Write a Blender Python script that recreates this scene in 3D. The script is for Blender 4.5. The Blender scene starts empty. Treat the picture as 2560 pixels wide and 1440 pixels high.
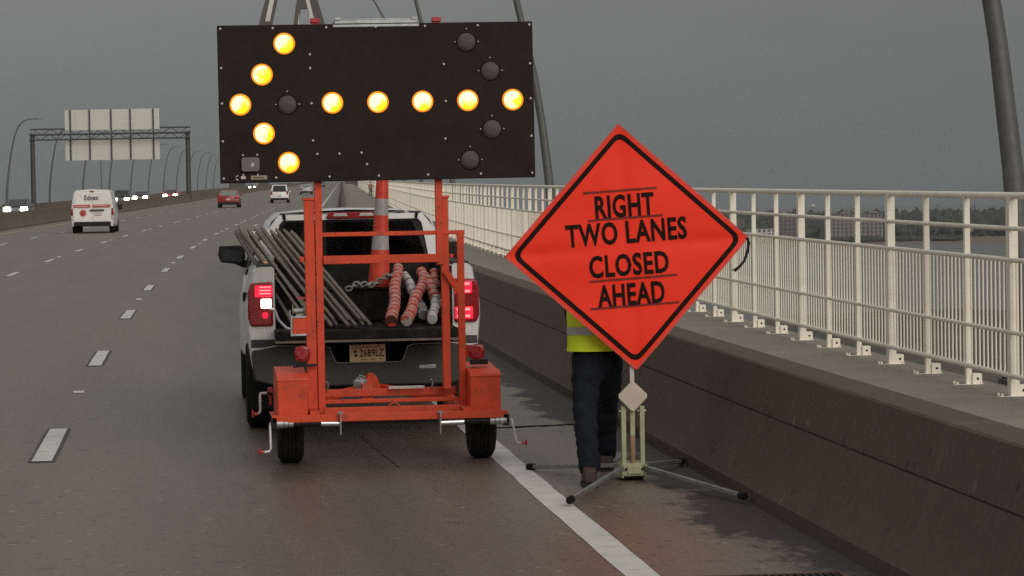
import bpy, bmesh, math, random
from mathutils import Vector, Matrix
R = math.radians
random.seed(7)
S = bpy.context.scene
COL = S.collection

# ------------------------------------------------------------------ camera
H_CAM, GRADE = 2.2, 0.0075
cam_d = bpy.data.cameras.new('camera'); cam = bpy.data.objects.new('camera', cam_d); COL.objects.link(cam)
cam_d.sensor_width = 36.0; cam_d.lens = 36.0 * 7400 / 2560; cam_d.clip_start = 0.5; cam_d.clip_end = 30000
yaw, pitch, roll = R(6.567), R(-1.746), R(1.0)
fw = Vector((math.sin(yaw)*math.cos(pitch), math.cos(yaw)*math.cos(pitch), math.sin(pitch)))
r0 = Vector((math.cos(yaw), -math.sin(yaw), 0)); u0 = r0.cross(fw)
up = u0*math.cos(roll) + r0*math.sin(roll); rt = r0*math.cos(roll) - u0*math.sin(roll)
M = Matrix((rt, up, -fw)).transposed().to_4x4(); M.translation = (0, 0, H_CAM)
cam.matrix_world = M
S.camera = cam

# ------------------------------------------------------------------ world: overcast dusk sky
W = bpy.data.worlds.new('World'); S.world = W; W.use_nodes = True
SUN_DIR = Vector((0.42, -1.0, 0.52)).normalized()        # towards the sun: behind the camera, to the right
def world():
    nt = W.node_tree; N = nt.nodes; L = nt.links; N.clear()
    out = N.new('ShaderNodeOutputWorld'); bg = N.new('ShaderNodeBackground'); bg.inputs['Strength'].default_value = 0.1
    tc = N.new('ShaderNodeTexCoord'); sx = N.new('ShaderNodeSeparateXYZ'); L.new(tc.outputs['Generated'], sx.inputs[0])
    ramp = N.new('ShaderNodeValToRGB'); e = ramp.color_ramp.elements
    k = 0.77
    e[0].position = 0.0; e[0].color = (.199*k, .219*k, .224*k, 1)
    e[1].position = 1.0; e[1].color = (.60*k, .61*k, .60*k, 1)
    m = ramp.color_ramp.elements.new(0.09); m.color = (.280*k, .284*k, .274*k, 1)
    L.new(sx.outputs['Z'], ramp.inputs[0])
    # the cloud deck is a little thinner to the left than to the right
    az = N.new('ShaderNodeVectorMath'); az.operation = 'DOT_PRODUCT'; az.inputs[1].default_value = (0.8, 0.6, 0)
    L.new(tc.outputs['Generated'], az.inputs[0])
    mr = N.new('ShaderNodeMapRange'); mr.inputs[1].default_value = 0.35; mr.inputs[2].default_value = 0.85; mr.inputs[3].default_value = 1.16; mr.inputs[4].default_value = 0.80
    L.new(az.outputs['Value'], mr.inputs[0])
    no = N.new('ShaderNodeTexNoise'); no.inputs['Scale'].default_value = 9; no.inputs['Detail'].default_value = 5; no.inputs['Roughness'].default_value = .55
    mp = N.new('ShaderNodeMapping'); mp.inputs['Scale'].default_value = (1, 1, 2.6)
    L.new(tc.outputs['Generated'], mp.inputs[0]); L.new(mp.outputs[0], no.inputs['Vector'])
    nr = N.new('ShaderNodeMapRange'); nr.inputs[1].default_value = .3; nr.inputs[2].default_value = .7; nr.inputs[3].default_value = .95; nr.inputs[4].default_value = 1.05
    L.new(no.outputs[0], nr.inputs[0])
    mu = N.new('ShaderNodeMath'); mu.operation = 'MULTIPLY'; L.new(mr.outputs[0], mu.inputs[0]); L.new(nr.outputs[0], mu.inputs[1])
    vs = N.new('ShaderNodeVectorMath'); vs.operation = 'SCALE'; L.new(ramp.outputs[0], vs.inputs[0]); L.new(mu.outputs[0], vs.inputs['Scale'])
    sc = N.new('ShaderNodeVectorMath'); sc.operation = 'SCALE'; sc.inputs['Scale'].default_value = 10.0; L.new(vs.outputs[0], sc.inputs[0])
    sky = N.new('ShaderNodeTexSky'); sky.sky_type = 'NISHITA'; sky.sun_disc = False
    sky.sun_elevation = math.asin(SUN_DIR.z); sky.sun_rotation = math.atan2(SUN_DIR.x, SUN_DIR.y)
    hs = N.new('ShaderNodeHueSaturation'); hs.inputs['Saturation'].default_value = 0.15; L.new(sky.outputs[0], hs.inputs['Color'])
    mix = N.new('ShaderNodeMix'); mix.data_type = 'RGBA'; mix.inputs[0].default_value = 0.02
    L.new(sc.outputs[0], mix.inputs[6]); L.new(hs.outputs[0], mix.inputs[7])
    L.new(mix.outputs[2], bg.inputs['Color']); L.new(bg.outputs[0], out.inputs[0])
world()

sd = bpy.data.lights.new('sun', 'SUN'); sd.energy = 1.5; sd.angle = R(45); sd.color = (1.0, .94, .86)
so = bpy.data.objects.new('sun', sd); COL.objects.link(so); so.location = (0, 0, 60)
so.rotation_euler = SUN_DIR.to_track_quat('Z', 'Y').to_euler()

S.view_settings.view_transform = 'Standard'; S.view_settings.look = 'None'
S.view_settings.exposure = 0.0; S.view_settings.gamma = 1.0; S.view_settings.use_curve_mapping = False
S.render.engine = 'CYCLES'
S.cycles.max_bounces = 6; S.cycles.diffuse_bounces = 3; S.cycles.glossy_bounces = 3; S.cycles.transparent_max_bounces = 12
S.cycles.use_denoising = False; S.cycles.sample_clamp_indirect = 3.0

# ------------------------------------------------------------------ road frame
def bend(s):
    if s < 10: return 0.0
    if s < 133.4: return 2.35e-4*(s-10)**2
    return 3.578 + .058*(s-133.4)
def RP(u, s, h=0.0): return (u + bend(s), s, h + GRADE*s)
def heading(s): return -math.atan(0 if s < 10 else min(.058, 4.7e-4*(s-10)))     # rotation about z

# ------------------------------------------------------------------ mesh builder
class MB:
    def __init__(self): self.v = []; self.f = []; self.m = []
    def add(self, vs, fs, m=0):
        o = len(self.v); self.v += [tuple(p) for p in vs]
        self.f += [tuple(i+o for i in f) for f in fs]; self.m += [m]*len(fs); return self
    def box(self, x0, x1, y0, y1, z0, z1, m=0):
        return self.add([(x0,y0,z0),(x1,y0,z0),(x1,y1,z0),(x0,y1,z0),(x0,y0,z1),(x1,y0,z1),(x1,y1,z1),(x0,y1,z1)],
            [(0,3,2,1),(4,5,6,7),(0,1,5,4),(1,2,6,5),(2,3,7,6),(3,0,4,7)], m)
    def beam(self, p, q, w, h, m=0, up=(0,0,1)):
        p = Vector(p); q = Vector(q); d = (q-p).normalized(); u = Vector(up)
        if abs(d.dot(u)) > .98: u = Vector((0,1,0))
        a = d.cross(u).normalized()*(w/2); b = a.cross(d).normalized()*(h/2)
        vs = [p-a-b, p+a-b, p+a+b, p-a+b, q-a-b, q+a-b, q+a+b, q-a+b]
        return self.add(vs, [(0,3,2,1),(4,5,6,7),(0,1,5,4),(1,2,6,5),(2,3,7,6),(3,0,4,7)], m)
    def loft(self, secs, m=0, closed=True, caps=True):
        n = len(secs[0]); vs = [p for s in secs for p in s]; fs = []
        for i in range(len(secs)-1):
            for j in range(n if closed else n-1):
                k = (j+1) % n; fs.append((i*n+j, i*n+k, (i+1)*n+k, (i+1)*n+j))
        if caps and closed:
            fs.append(tuple(range(n-1,-1,-1))); o = (len(secs)-1)*n; fs.append(tuple(range(o, o+n)))
        return self.add(vs, fs, m)
    def tube(self, pts, r, n=8, m=0, caps=True):
        P = [Vector(p) for p in pts]; rs = r if isinstance(r, (list, tuple)) else [r]*len(P); secs = []
        t0 = (P[1]-P[0]).normalized(); ref = Vector((0,0,1)) if abs(t0.z) < .9 else Vector((1,0,0))
        for i, p in enumerate(P):
            t = (P[min(i+1, len(P)-1)]-P[max(i-1, 0)]).normalized()
            a = t.cross(ref).normalized(); b = t.cross(a); ref = b.cross(t) if False else ref
            secs.append([p + (a*math.cos(2*math.pi*k/n) + b*math.sin(2*math.pi*k/n))*rs[i] for k in range(n)])
        return self.loft(secs, m, True, caps)
    def ext(self, poly, axis, a, b, m=0):          # polygon extruded along an axis: x -> (y,z), y -> (x,z), z -> (x,y)
        def pt(p, t): return (t,p[0],p[1]) if axis == 'x' else ((p[0],t,p[1]) if axis == 'y' else (p[0],p[1],t))
        return self.loft([[pt(p, a) for p in poly], [pt(p, b) for p in poly]], m)
    def lathe(self, prof, c, axis='z', n=16, m=0, caps=True):
        secs = []
        for r, t in prof:
            ring = []
            for k in range(n):
                ca, sa = r*math.cos(2*math.pi*k/n), r*math.sin(2*math.pi*k/n)
                d = (ca,sa,t) if axis == 'z' else ((t,ca,sa) if axis == 'x' else (ca,t,sa))
                ring.append((c[0]+d[0], c[1]+d[1], c[2]+d[2]))
            secs.append(ring)
        return self.loft(secs, m, True, caps)
    def ball(self, c, r, n=10, k=6, m=0):
        r = r if isinstance(r, tuple) else (r, r, r); secs = []
        for i in range(k+1):
            t = -math.pi/2 + math.pi*i/k; cr = max(math.cos(t), .02)
            secs.append([(c[0]+r[0]*cr*math.cos(2*math.pi*j/n), c[1]+r[1]*cr*math.sin(2*math.pi*j/n), c[2]+r[2]*math.sin(t)) for j in range(n)])
        return self.loft(secs, m)
    def xf(self, mat):
        self.v = [tuple(mat @ Vector(p)) for p in self.v]; return self
    def mesh(self, name, mats, smooth=35):
        me = bpy.data.meshes.new(name); me.from_pydata(self.v, [], self.f)
        for x in (mats if isinstance(mats, (list, tuple)) else [mats]): me.materials.append(x)
        me.polygons.foreach_set('material_index', self.m)
        bm = bmesh.new(); bm.from_mesh(me); bmesh.ops.recalc_face_normals(bm, faces=bm.faces); bm.to_mesh(me); bm.free()
        if smooth:
            me.polygons.foreach_set('use_smooth', [True]*len(me.polygons)); me.set_sharp_from_angle(angle=R(smooth))
        me.update(); return me
    def build(self, name, mats, parent=None, bevel=0, smooth=35, loc=None):
        o = bpy.data.objects.new(name, self.mesh(name, mats, smooth)); COL.objects.link(o)
        if parent is not None: o.parent = parent
        if loc: o.location = loc
        if bevel:
            b = o.modifiers.new('bevel', 'BEVEL'); b.width = bevel; b.segments = 2; b.limit_method = 'ANGLE'; b.angle_limit = R(38)
            if hasattr(b, 'harden_normals'): b.harden_normals = False
        return o
def tag(o, label=None, cat=None, group=None, kind=None):
    if label: o['label'] = label
    if cat: o['category'] = cat
    if group: o['group'] = group
    if kind: o['kind'] = kind
    return o
def empty(name, loc, rz=0.0, label=None, cat=None, group=None):
    o = bpy.data.objects.new(name, None); COL.objects.link(o); o.location = loc; o.rotation_euler = (0, 0, rz); o.empty_display_size = .2
    return tag(o, label, cat, group)
def inst(name, me, parent=None, loc=(0,0,0), rot=(0,0,0), scale=None):
    o = bpy.data.objects.new(name, me); COL.objects.link(o); o.parent = parent; o.location = loc; o.rotation_euler = rot
    if scale: o.scale = scale
    return o

# ------------------------------------------------------------------ materials
def mat(name, col, rough=.6, metal=0.0, var=.12, scale=6.0, bump=0.0, bscale=60.0, spec=.5, stretch=None, dirt=None, emit=None, estr=0.0, coat=0.0, alpha=None):
    m = bpy.data.materials.new(name); m.use_nodes = True; nt = m.node_tree; N = nt.nodes; L = nt.links
    b = N['Principled BSDF']; b.inputs['Roughness'].default_value = rough; b.inputs['Metallic'].default_value = metal
    b.inputs['Specular IOR Level'].default_value = spec
    if coat: b.inputs['Coat Weight'].default_value = coat; b.inputs['Coat Roughness'].default_value = .08
    tc = N.new('ShaderNodeTexCoord'); vec = tc.outputs['Object']
    if stretch:
        mp = N.new('ShaderNodeMapping'); mp.inputs['Scale'].default_value = stretch; L.new(vec, mp.inputs[0]); vec = mp.outputs[0]
    no = N.new('ShaderNodeTexNoise'); no.inputs['Scale'].default_value = scale; no.inputs['Detail'].default_value = 6; no.inputs['Roughness'].default_value = .6
    L.new(vec, no.inputs['Vector'])
    rp = N.new('ShaderNodeValToRGB'); e = rp.color_ramp.elements; e[0].position = .28; e[1].position = .72
    e[0].color = tuple(c*(1-var) for c in col)+(1,); e[1].color = tuple(min(1, c*(1+var)) for c in col)+(1,)
    L.new(no.outputs[0], rp.inputs[0]); cout = rp.outputs[0]
    if dirt:                                                        # (colour, amount, scale): grime in patches
        n2 = N.new('ShaderNodeTexNoise'); n2.inputs['Scale'].default_value = dirt[2]; n2.inputs['Detail'].default_value = 8; n2.inputs['Roughness'].default_value = .7
        L.new(vec, n2.inputs['Vector'])
        mr = N.new('ShaderNodeMapRange'); mr.inputs[1].default_value = .5; mr.inputs[2].default_value = .75; mr.inputs[4].default_value = dirt[1]
        L.new(n2.outputs[0], mr.inputs[0])
        mx = N.new('ShaderNodeMix'); mx.data_type = 'RGBA'; L.new(mr.outputs[0], mx.inputs[0]); L.new(cout, mx.inputs[6]); mx.inputs[7].default_value = dirt[0]+(1,)
        cout = mx.outputs[2]
    L.new(cout, b.inputs['Base Color'])
    if bump:
        n3 = N.new('ShaderNodeTexNoise'); n3.inputs['Scale'].default_value = bscale; n3.inputs['Detail'].default_value = 4; L.new(tc.outputs['Object'], n3.inputs['Vector'])
        bp = N.new('ShaderNodeBump'); bp.inputs['Strength'].default_value = bump; bp.inputs['Distance'].default_value = .01
        L.new(n3.outputs[0], bp.inputs['Height']); L.new(bp.outputs[0], b.inputs['Normal'])
    if emit: b.inputs['Emission Color'].default_value = emit+(1,); b.inputs['Emission Strength'].default_value = estr
    if alpha is not None: b.inputs['Alpha'].default_value = alpha
    return m
BROWN = (.05, .04, .03)
m_orange = mat('trailer orange paint', (.66,.064,.020), .5, var=.12, scale=5, dirt=((.22,.045,.022), .55, 8), spec=.4, bump=.06, bscale=25)
m_board = mat('matt black board', (.017,.0095,.0065), .65, var=.3, scale=4, dirt=((.034,.020,.014), .5, 7), spec=.22)
m_rubber = mat('tyre rubber', (.012,.011,.010), .9, spec=.2, var=.3, scale=14, dirt=((.05,.045,.04), .5, 12), bump=.3, bscale=40)
m_galv = mat('galvanised steel', (.42,.44,.43), .42, .7, var=.2, scale=18, dirt=((.18,.17,.15), .5, 14))
m_rustspot = mat('rust chips', (.09,.03,.015), .85, var=.4, scale=40)
m_chrome = mat('bright steel', (.72,.72,.70), .25, .9, var=.1, scale=10)
m_redplast = mat('red plastic', (.45,.03,.035), .4, var=.15, scale=20)
m_blackp = mat('black plastic', (.014,.013,.012), .6, spec=.25, var=.25, scale=10, dirt=((.07,.06,.05), .45, 8))
m_white = mat('white car paint', (.78,.76,.73), .32, var=.04, scale=3, dirt=((.38,.34,.29), .35, 4), coat=.5)
m_liner = mat('black bed liner', (.015,.013,.012), .85, spec=.2, var=.3, scale=8, dirt=((.08,.07,.06), .4, 5), bump=.4, bscale=90)
m_bumper = mat('grey bumper', (.055,.05,.046), .55, .1, var=.25, scale=6, dirt=((.04,.035,.03), .7, 5))
m_redlens = mat('red lens', (.30,.008,.012), .2, var=.3, scale=30, coat=.6, bump=.2, bscale=60)
m_redlit = mat('lit red lens', (.5,.01,.02), .25, var=.1, scale=30, emit=(1,.02,.06), estr=1.0)
m_redhot = mat('lit red bulb', (.6,.1,.1), .25, emit=(1,.25,.28), estr=1.3)
m_whitelit = mat('lit reversing lamp', (.8,.8,.8), .3, emit=(1,.95,.85), estr=4.0)
m_clear = mat('clear lens', (.55,.52,.5), .15, var=.2, scale=40)
m_tarconc = mat('pale concrete', (.27,.25,.225), .85, var=.16, scale=1.2, dirt=((.14,.12,.10), .5, .7), bump=.3, bscale=30)
m_letter = mat('black lettering', (.018,.008,.006), .85, var=.3, scale=20, spec=.15)
m_plate = mat('warm lit number plate', (.98,.66,.37), .4, var=.06, scale=20)  # yellow glow of headlights on the plate is put into its colour
m_plateink = mat('brown plate ink', (.10,.035,.012), .6)
m_rail = mat('cream rail paint', (.90,.83,.705), .5, var=.07, scale=5, dirt=((.50,.40,.29), .4, 3))
m_pole = mat('weathered grey steel pole', (.125,.125,.12), .55, .3, var=.18, scale=5, dirt=((.07,.065,.06), .5, 8))
m_line = mat('white road paint', (.60,.58,.54), .75, var=.10, scale=5, dirt=((.22,.20,.17), .65, 3.5))
m_dark = mat('dark gap', (.012,.010,.009), .95, spec=.1, var=.3, scale=8)
m_skin = mat('skin', (.45,.26,.18), .55)
m_denim = mat('dark denim', (.011,.013,.018), .9, spec=.15, var=.35, scale=14, bump=.5, bscale=60)
m_boot = mat('brown leather boot', (.048,.021,.016), .6, var=.3, scale=12)
m_sole = mat('boot sole', (.012,.011,.01), .8)
m_vest = mat('lime high visibility cloth', (.66,.78,.02), .7, var=.10, scale=10, bump=.3, bscale=25)
m_silver = mat('silver reflective tape', (.42,.42,.40), .4, .3)
m_hair = mat('dark hair', (.02,.014,.01), .8)
m_redcloth = mat('red cloth', (.42,.05,.05), .8, var=.2, scale=8)
m_grass_stand = mat('pale green painted steel', (.44,.45,.27), .5, var=.15, scale=12, dirt=((.25,.24,.14), .6, 10))
m_brass = mat('rusty tan steel', (.33,.20,.11), .6, .2, var=.3, scale=14)
m_barsteel = mat('grey steel bar', (.185,.150,.115), .55, .25, var=.3, scale=9, dirt=((.10,.085,.07), .6, 12))
m_tape = mat('orange tape', (.68,.34,.10), .6, var=.15)
m_chain = mat('grey chain steel', (.30,.31,.28), .5, .5, var=.35, scale=30)
m_bldg = mat('tan facade', (.21,.185,.165), .8, var=.15, scale=.2)
m_bldgw = mat('white facade', (.52,.50,.47), .8, var=.1, scale=.2)
m_bldgd = mat('mauve brick facade', (.15,.12,.115), .8, var=.15, scale=.2)
m_roofd = mat('dark roof', (.07,.065,.065), .8, scale=.3)
m_win = mat('far window glass', (.035,.037,.04), .3, var=.3, scale=.4)
m_leaf = mat('far foliage', (.042,.047,.034), .9, var=.45, scale=.08)
m_marsh = mat('marsh grass', (.075,.062,.042), .95, var=.35, scale=.02, dirt=((.03,.027,.02), .7, .012))
m_sand = mat('shore mud', (.15,.115,.085), .95, var=.2, scale=.01)
m_backsign = mat('unpainted sign back', (.62,.60,.54), .5, .1, var=.07, scale=.8, stretch=(.3,1,6))
m_gantry = mat('dark gantry steel', (.075,.075,.07), .6, .3, var=.2, scale=2)
m_glassdark = mat('tinted glass', (.02,.022,.022), .12, var=.2, scale=3, spec=.6)
m_glassgreen = mat('pale car glass', (.16,.19,.17), .12, var=.15, scale=3, spec=.6)
m_headlit = mat('lit headlamp', (.9,.9,.9), .3, emit=(1,.86,.66), estr=30.0)
m_carred = mat('red car paint', (.30,.02,.025), .3, var=.05, coat=.5)
m_cardark = mat('dark car paint', (.05,.05,.055), .3, var=.05, coat=.5)
m_carsilver = mat('silver car paint', (.45,.44,.42), .35, .3, var=.05, coat=.4)
m_rim = mat('alloy rim', (.35,.35,.34), .35, .7)
m_vanred = mat('red van stripe', (.52,.10,.08), .5)
m_vanink = mat('purple grey van lettering', (.11,.075,.10), .5)
m_vangreen = mat('dark green van strip', (.03,.045,.02), .5)
m_seat = mat('seat cloth', (.03,.028,.027), .8, var=.2)

def lane_offset(nt, sx):
    """distance to the side of the lane, following the bend of the road; and a mask that ends with the built detail"""
    N = nt.nodes; L = nt.links
    a = N.new('ShaderNodeMath'); a.operation = 'SUBTRACT'; a.inputs[1].default_value = 10; L.new(sx.outputs['Y'], a.inputs[0])
    b = N.new('ShaderNodeMath'); b.operation = 'MAXIMUM'; b.inputs[1].default_value = 0; L.new(a.outputs[0], b.inputs[0])
    c = N.new('ShaderNodeMath'); c.operation = 'MULTIPLY'; L.new(b.outputs[0], c.inputs[0]); L.new(b.outputs[0], c.inputs[1])
    d = N.new('ShaderNodeMath'); d.operation = 'MULTIPLY_ADD'; d.inputs[1].default_value = -2.35e-4; L.new(c.outputs[0], d.inputs[0]); L.new(sx.outputs['X'], d.inputs[2])
    m = N.new('ShaderNodeMapRange'); m.inputs[1].default_value = 125; m.inputs[2].default_value = 80; L.new(sx.outputs['Y'], m.inputs[0])
    return d.outputs[0], m.outputs[0]
def stain_nodes(m, u0_, u1_, seed, amt, col, rough_wet, uvoff=.058):
    """wet grime between two offsets from the lane, shaped by noise; object space is road space near the camera"""
    nt = m.node_tree; N = nt.nodes; L = nt.links; b = N['Principled BSDF']
    tc = N.new('ShaderNodeTexCoord'); sx = N.new('ShaderNodeSeparateXYZ'); L.new(tc.outputs['Object'], sx.inputs[0])
    a = N.new('ShaderNodeMapRange'); a.interpolation_type = 'SMOOTHSTEP'; a.inputs[1].default_value = u0_; a.inputs[2].default_value = u1_; off_, msk_ = lane_offset(nt, sx); L.new(off_, a.inputs[0])
    mp = N.new('ShaderNodeMapping'); mp.inputs['Scale'].default_value = (1.0, .6, 1); mp.inputs['Location'].default_value = (seed, seed*.7, 0); L.new(tc.outputs['Object'], mp.inputs[0])
    no = N.new('ShaderNodeTexNoise'); no.inputs['Scale'].default_value = 1.9; no.inputs['Detail'].default_value = 10; no.inputs['Roughness'].default_value = .70; L.new(mp.outputs[0], no.inputs['Vector'])
    ad = N.new('ShaderNodeMath'); ad.operation = 'MULTIPLY_ADD'; ad.inputs[1].default_value = .42; L.new(a.outputs[0], ad.inputs[0]); L.new(no.outputs[0], ad.inputs[2])
    th = N.new('ShaderNodeMapRange'); th.interpolation_type = 'SMOOTHSTEP'; th.inputs[1].default_value = .70; th.inputs[2].default_value = .82; th.inputs[4].default_value = amt; L.new(ad.outputs[0], th.inputs[0]); tm = N.new('ShaderNodeMath'); tm.operation = 'MULTIPLY'; L.new(th.outputs[0], tm.inputs[0]); L.new(msk_, tm.inputs[1]); th = tm
    old = b.inputs['Base Color'].links[0].from_socket
    mx = N.new('ShaderNodeMix'); mx.data_type = 'RGBA'; L.new(th.outputs[0], mx.inputs[0]); L.new(old, mx.inputs[6]); mx.inputs[7].default_value = col+(1,)
    L.new(mx.outputs[2], b.inputs['Base Color'])
    rr = N.new('ShaderNodeMapRange'); rr.inputs[3].default_value = b.inputs['Roughness'].default_value; rr.inputs[4].default_value = rough_wet; L.new(th.outputs[0], rr.inputs[0])
    L.new(rr.outputs[0], b.inputs['Roughness'])

m_road = mat('worn bridge deck', (.152,.118,.086), .42, var=.13, scale=.9, stretch=(2.2,.16,1), dirt=((.10,.075,.055), .55, .55), bump=.35, bscale=55, spec=.6)
def speckle(m, scale, lo, hi):
    nt = m.node_tree; N = nt.nodes; L = nt.links; b = N['Principled BSDF']; old = b.inputs['Base Color'].links[0].from_socket
    tc = N.new('ShaderNodeTexCoord'); no = N.new('ShaderNodeTexNoise'); no.inputs['Scale'].default_value = scale; no.inputs['Detail'].default_value = 3; L.new(tc.outputs['Object'], no.inputs['Vector'])
    mr = N.new('ShaderNodeMapRange'); mr.inputs[1].default_value = .3; mr.inputs[2].default_value = .7; mr.inputs[3].default_value = lo; mr.inputs[4].default_value = hi; L.new(no.outputs[0], mr.inputs[0])
    vm = N.new('ShaderNodeVectorMath'); vm.operation = 'SCALE'; L.new(old, vm.inputs[0]); L.new(mr.outputs[0], vm.inputs['Scale']); L.new(vm.outputs[0], b.inputs['Base Color'])
speckle(m_road, 22, .84, 1.16); speckle(m_road, 75, .74, 1.26)
def pits(m, scale, keep, col, amt, rad):
    """sparse chips and pits: only some cells of a cell pattern get one"""
    nt = m.node_tree; N = nt.nodes; L = nt.links; b = N['Principled BSDF']; old = b.inputs['Base Color'].links[0].from_socket
    tc = N.new('ShaderNodeTexCoord'); vo = N.new('ShaderNodeTexVoronoi'); vo.inputs['Scale'].default_value = scale; L.new(tc.outputs['Object'], vo.inputs['Vector'])
    c = N.new('ShaderNodeSeparateColor'); L.new(vo.outputs['Color'], c.inputs[0])
    k = N.new('ShaderNodeMath'); k.operation = 'LESS_THAN'; k.inputs[1].default_value = keep; L.new(c.outputs[0], k.inputs[0])
    d = N.new('ShaderNodeMapRange'); d.inputs[1].default_value = rad; d.inputs[2].default_value = rad*.5; d.inputs[4].default_value = amt; L.new(vo.outputs['Distance'], d.inputs[0])
    mu = N.new('ShaderNodeMath'); mu.operation = 'MULTIPLY'; L.new(k.outputs[0], mu.inputs[0]); L.new(d.outputs[0], mu.inputs[1])
    mx = N.new('ShaderNodeMix'); mx.data_type = 'RGBA'; L.new(mu.outputs[0], mx.inputs[0]); L.new(old, mx.inputs[6]); mx.inputs[7].default_value = col+(1,); L.new(mx.outputs[2], b.inputs['Base Color'])
pits(m_road, 11, .22, (.03,.022,.017), .8, .30); pits(m_road, 9, .16, (.33,.29,.24), .75, .24); pits(m_road, 4, .10, (.05,.037,.028), .55, .34)
def oil_streaks(m, col):
    """oil drips and tyre dirt worn into the middle of the lane"""
    nt = m.node_tree; N = nt.nodes; L = nt.links; b = N['Principled BSDF']; old = b.inputs['Base Color'].links[0].from_socket
    tc = N.new('ShaderNodeTexCoord'); sx = N.new('ShaderNodeSeparateXYZ'); L.new(tc.outputs['Object'], sx.inputs[0])
    d = N.new('ShaderNodeMath'); d.operation = 'SUBTRACT'; d.inputs[1].default_value = 1.0; off_, msk_ = lane_offset(nt, sx); L.new(off_, d.inputs[0])
    a = N.new('ShaderNodeMath'); a.operation = 'ABSOLUTE'; L.new(d.outputs[0], a.inputs[0])
    f = N.new('ShaderNodeMapRange'); f.interpolation_type = 'SMOOTHSTEP'; f.inputs[1].default_value = 1.7; f.inputs[2].default_value = .1; L.new(a.outputs[0], f.inputs[0])
    mp = N.new('ShaderNodeMapping'); mp.inputs['Scale'].default_value = (2.4, .22, 1); L.new(tc.outputs['Object'], mp.inputs[0])
    no = N.new('ShaderNodeTexNoise'); no.inputs['Scale'].default_value = 1.1; no.inputs['Detail'].default_value = 8; no.inputs['Roughness'].default_value = .65; L.new(mp.outputs[0], no.inputs['Vector'])
    nr = N.new('ShaderNodeMapRange'); nr.inputs[1].default_value = .3; nr.inputs[2].default_value = .7; nr.inputs[3].default_value = .25; nr.inputs[4].default_value = .8; L.new(no.outputs[0], nr.inputs[0])
    m1 = N.new('ShaderNodeMath'); m1.operation = 'MULTIPLY'; L.new(f.outputs[0], m1.inputs[0]); L.new(msk_, m1.inputs[1]); mu = N.new('ShaderNodeMath'); mu.operation = 'MULTIPLY'; L.new(m1.outputs[0], mu.inputs[0]); L.new(nr.outputs[0], mu.inputs[1])
    mx = N.new('ShaderNodeMix'); mx.data_type = 'RGBA'; L.new(mu.outputs[0], mx.inputs[0]); L.new(old, mx.inputs[6]); mx.inputs[7].default_value = col+(1,); L.new(mx.outputs[2], b.inputs['Base Color'])
oil_streaks(m_road, (.048,.037,.029))
stain_nodes(m_road, 2.75, 3.75, 3.1, .96, (.020,.015,.011), .7)
m_barrier = mat('stained barrier concrete', (.106,.080,.058), .85, var=.14, scale=.9, stretch=(1,.5,1), dirt=((.058,.043,.031), .6, .9), bump=.35, bscale=25, spec=.3)
speckle(m_barrier, 14, .9, 1.1); speckle(m_barrier, 70, .86, 1.14)
def streaks(m, amt, col):
    """a few thin pale and dark water runs down the face"""
    nt = m.node_tree; N = nt.nodes; L = nt.links; b = N['Principled BSDF']; old = b.inputs['Base Color'].links[0].from_socket
    tc = N.new('ShaderNodeTexCoord'); mp = N.new('ShaderNodeMapping'); mp.inputs['Scale'].default_value = (.3, 5.0, .25); L.new(tc.outputs['Object'], mp.inputs[0])
    no = N.new('ShaderNodeTexNoise'); no.inputs['Scale'].default_value = 1.0; no.inputs['Detail'].default_value = 3; L.new(mp.outputs[0], no.inputs['Vector'])
    mr = N.new('ShaderNodeMapRange'); mr.inputs[1].default_value = .64; mr.inputs[2].default_value = .74; mr.inputs[4].default_value = amt; L.new(no.outputs[0], mr.inputs[0])
    mx = N.new('ShaderNodeMix'); mx.data_type = 'RGBA'; L.new(mr.outputs[0], mx.inputs[0]); L.new(old, mx.inputs[6]); mx.inputs[7].default_value = col+(1,); L.new(mx.outputs[2], b.inputs['Base Color'])
streaks(m_barrier, .35, (.17,.14,.11))
pits(m_orange, 26, .25, (.10,.035,.02), .85, .26); pits(m_orange, 9, .18, (.30,.06,.03), .6, .34)
pits(m_barrier, 7, .18, (.03,.022,.017), .7, .25); pits(m_barrier, 5, .12, (.20,.17,.14), .5, .22)
m_ledge = mat('walkway concrete', (.262,.220,.182), .85, var=.12, scale=.9, dirt=((.17,.14,.115), .5, .8), bump=.25, bscale=40)
m_median = mat('median concrete', (.135,.105,.078), .85, var=.15, scale=.5, dirt=((.09,.075,.06), .6, .3))

# ------------------------------------------------------------------ setting: water, land, road
wm = bpy.data.materials.new('river water'); wm.use_nodes = True
b = wm.node_tree.nodes['Principled BSDF']; b.inputs['Base Color'].default_value = (.05,.055,.045,1); b.inputs['Roughness'].default_value = .22
_n = wm.node_tree.nodes.new('ShaderNodeTexNoise'); _n.inputs['Scale'].default_value = .12; _n.inputs['Detail'].default_value = 6
_t = wm.node_tree.nodes.new('ShaderNodeTexCoord'); wm.node_tree.links.new(_t.outputs['Object'], _n.inputs['Vector'])
_b = wm.node_tree.nodes.new('ShaderNodeBump'); _b.inputs['Strength'].default_value = .6; _b.inputs['Distance'].default_value = 1.2
wm.node_tree.links.new(_n.outputs[0], _b.inputs['Height']); wm.node_tree.links.new(_b.outputs[0], b.inputs['Normal'])
SEA = -45.0
w = MB(); w.add([(-4500,-800,SEA),(5500,-800,SEA),(5500,9000,SEA),(-4500,9000,SEA)], [(0,1,2,3)])
tag(w.build('water', wm), kind='structure')

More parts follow.
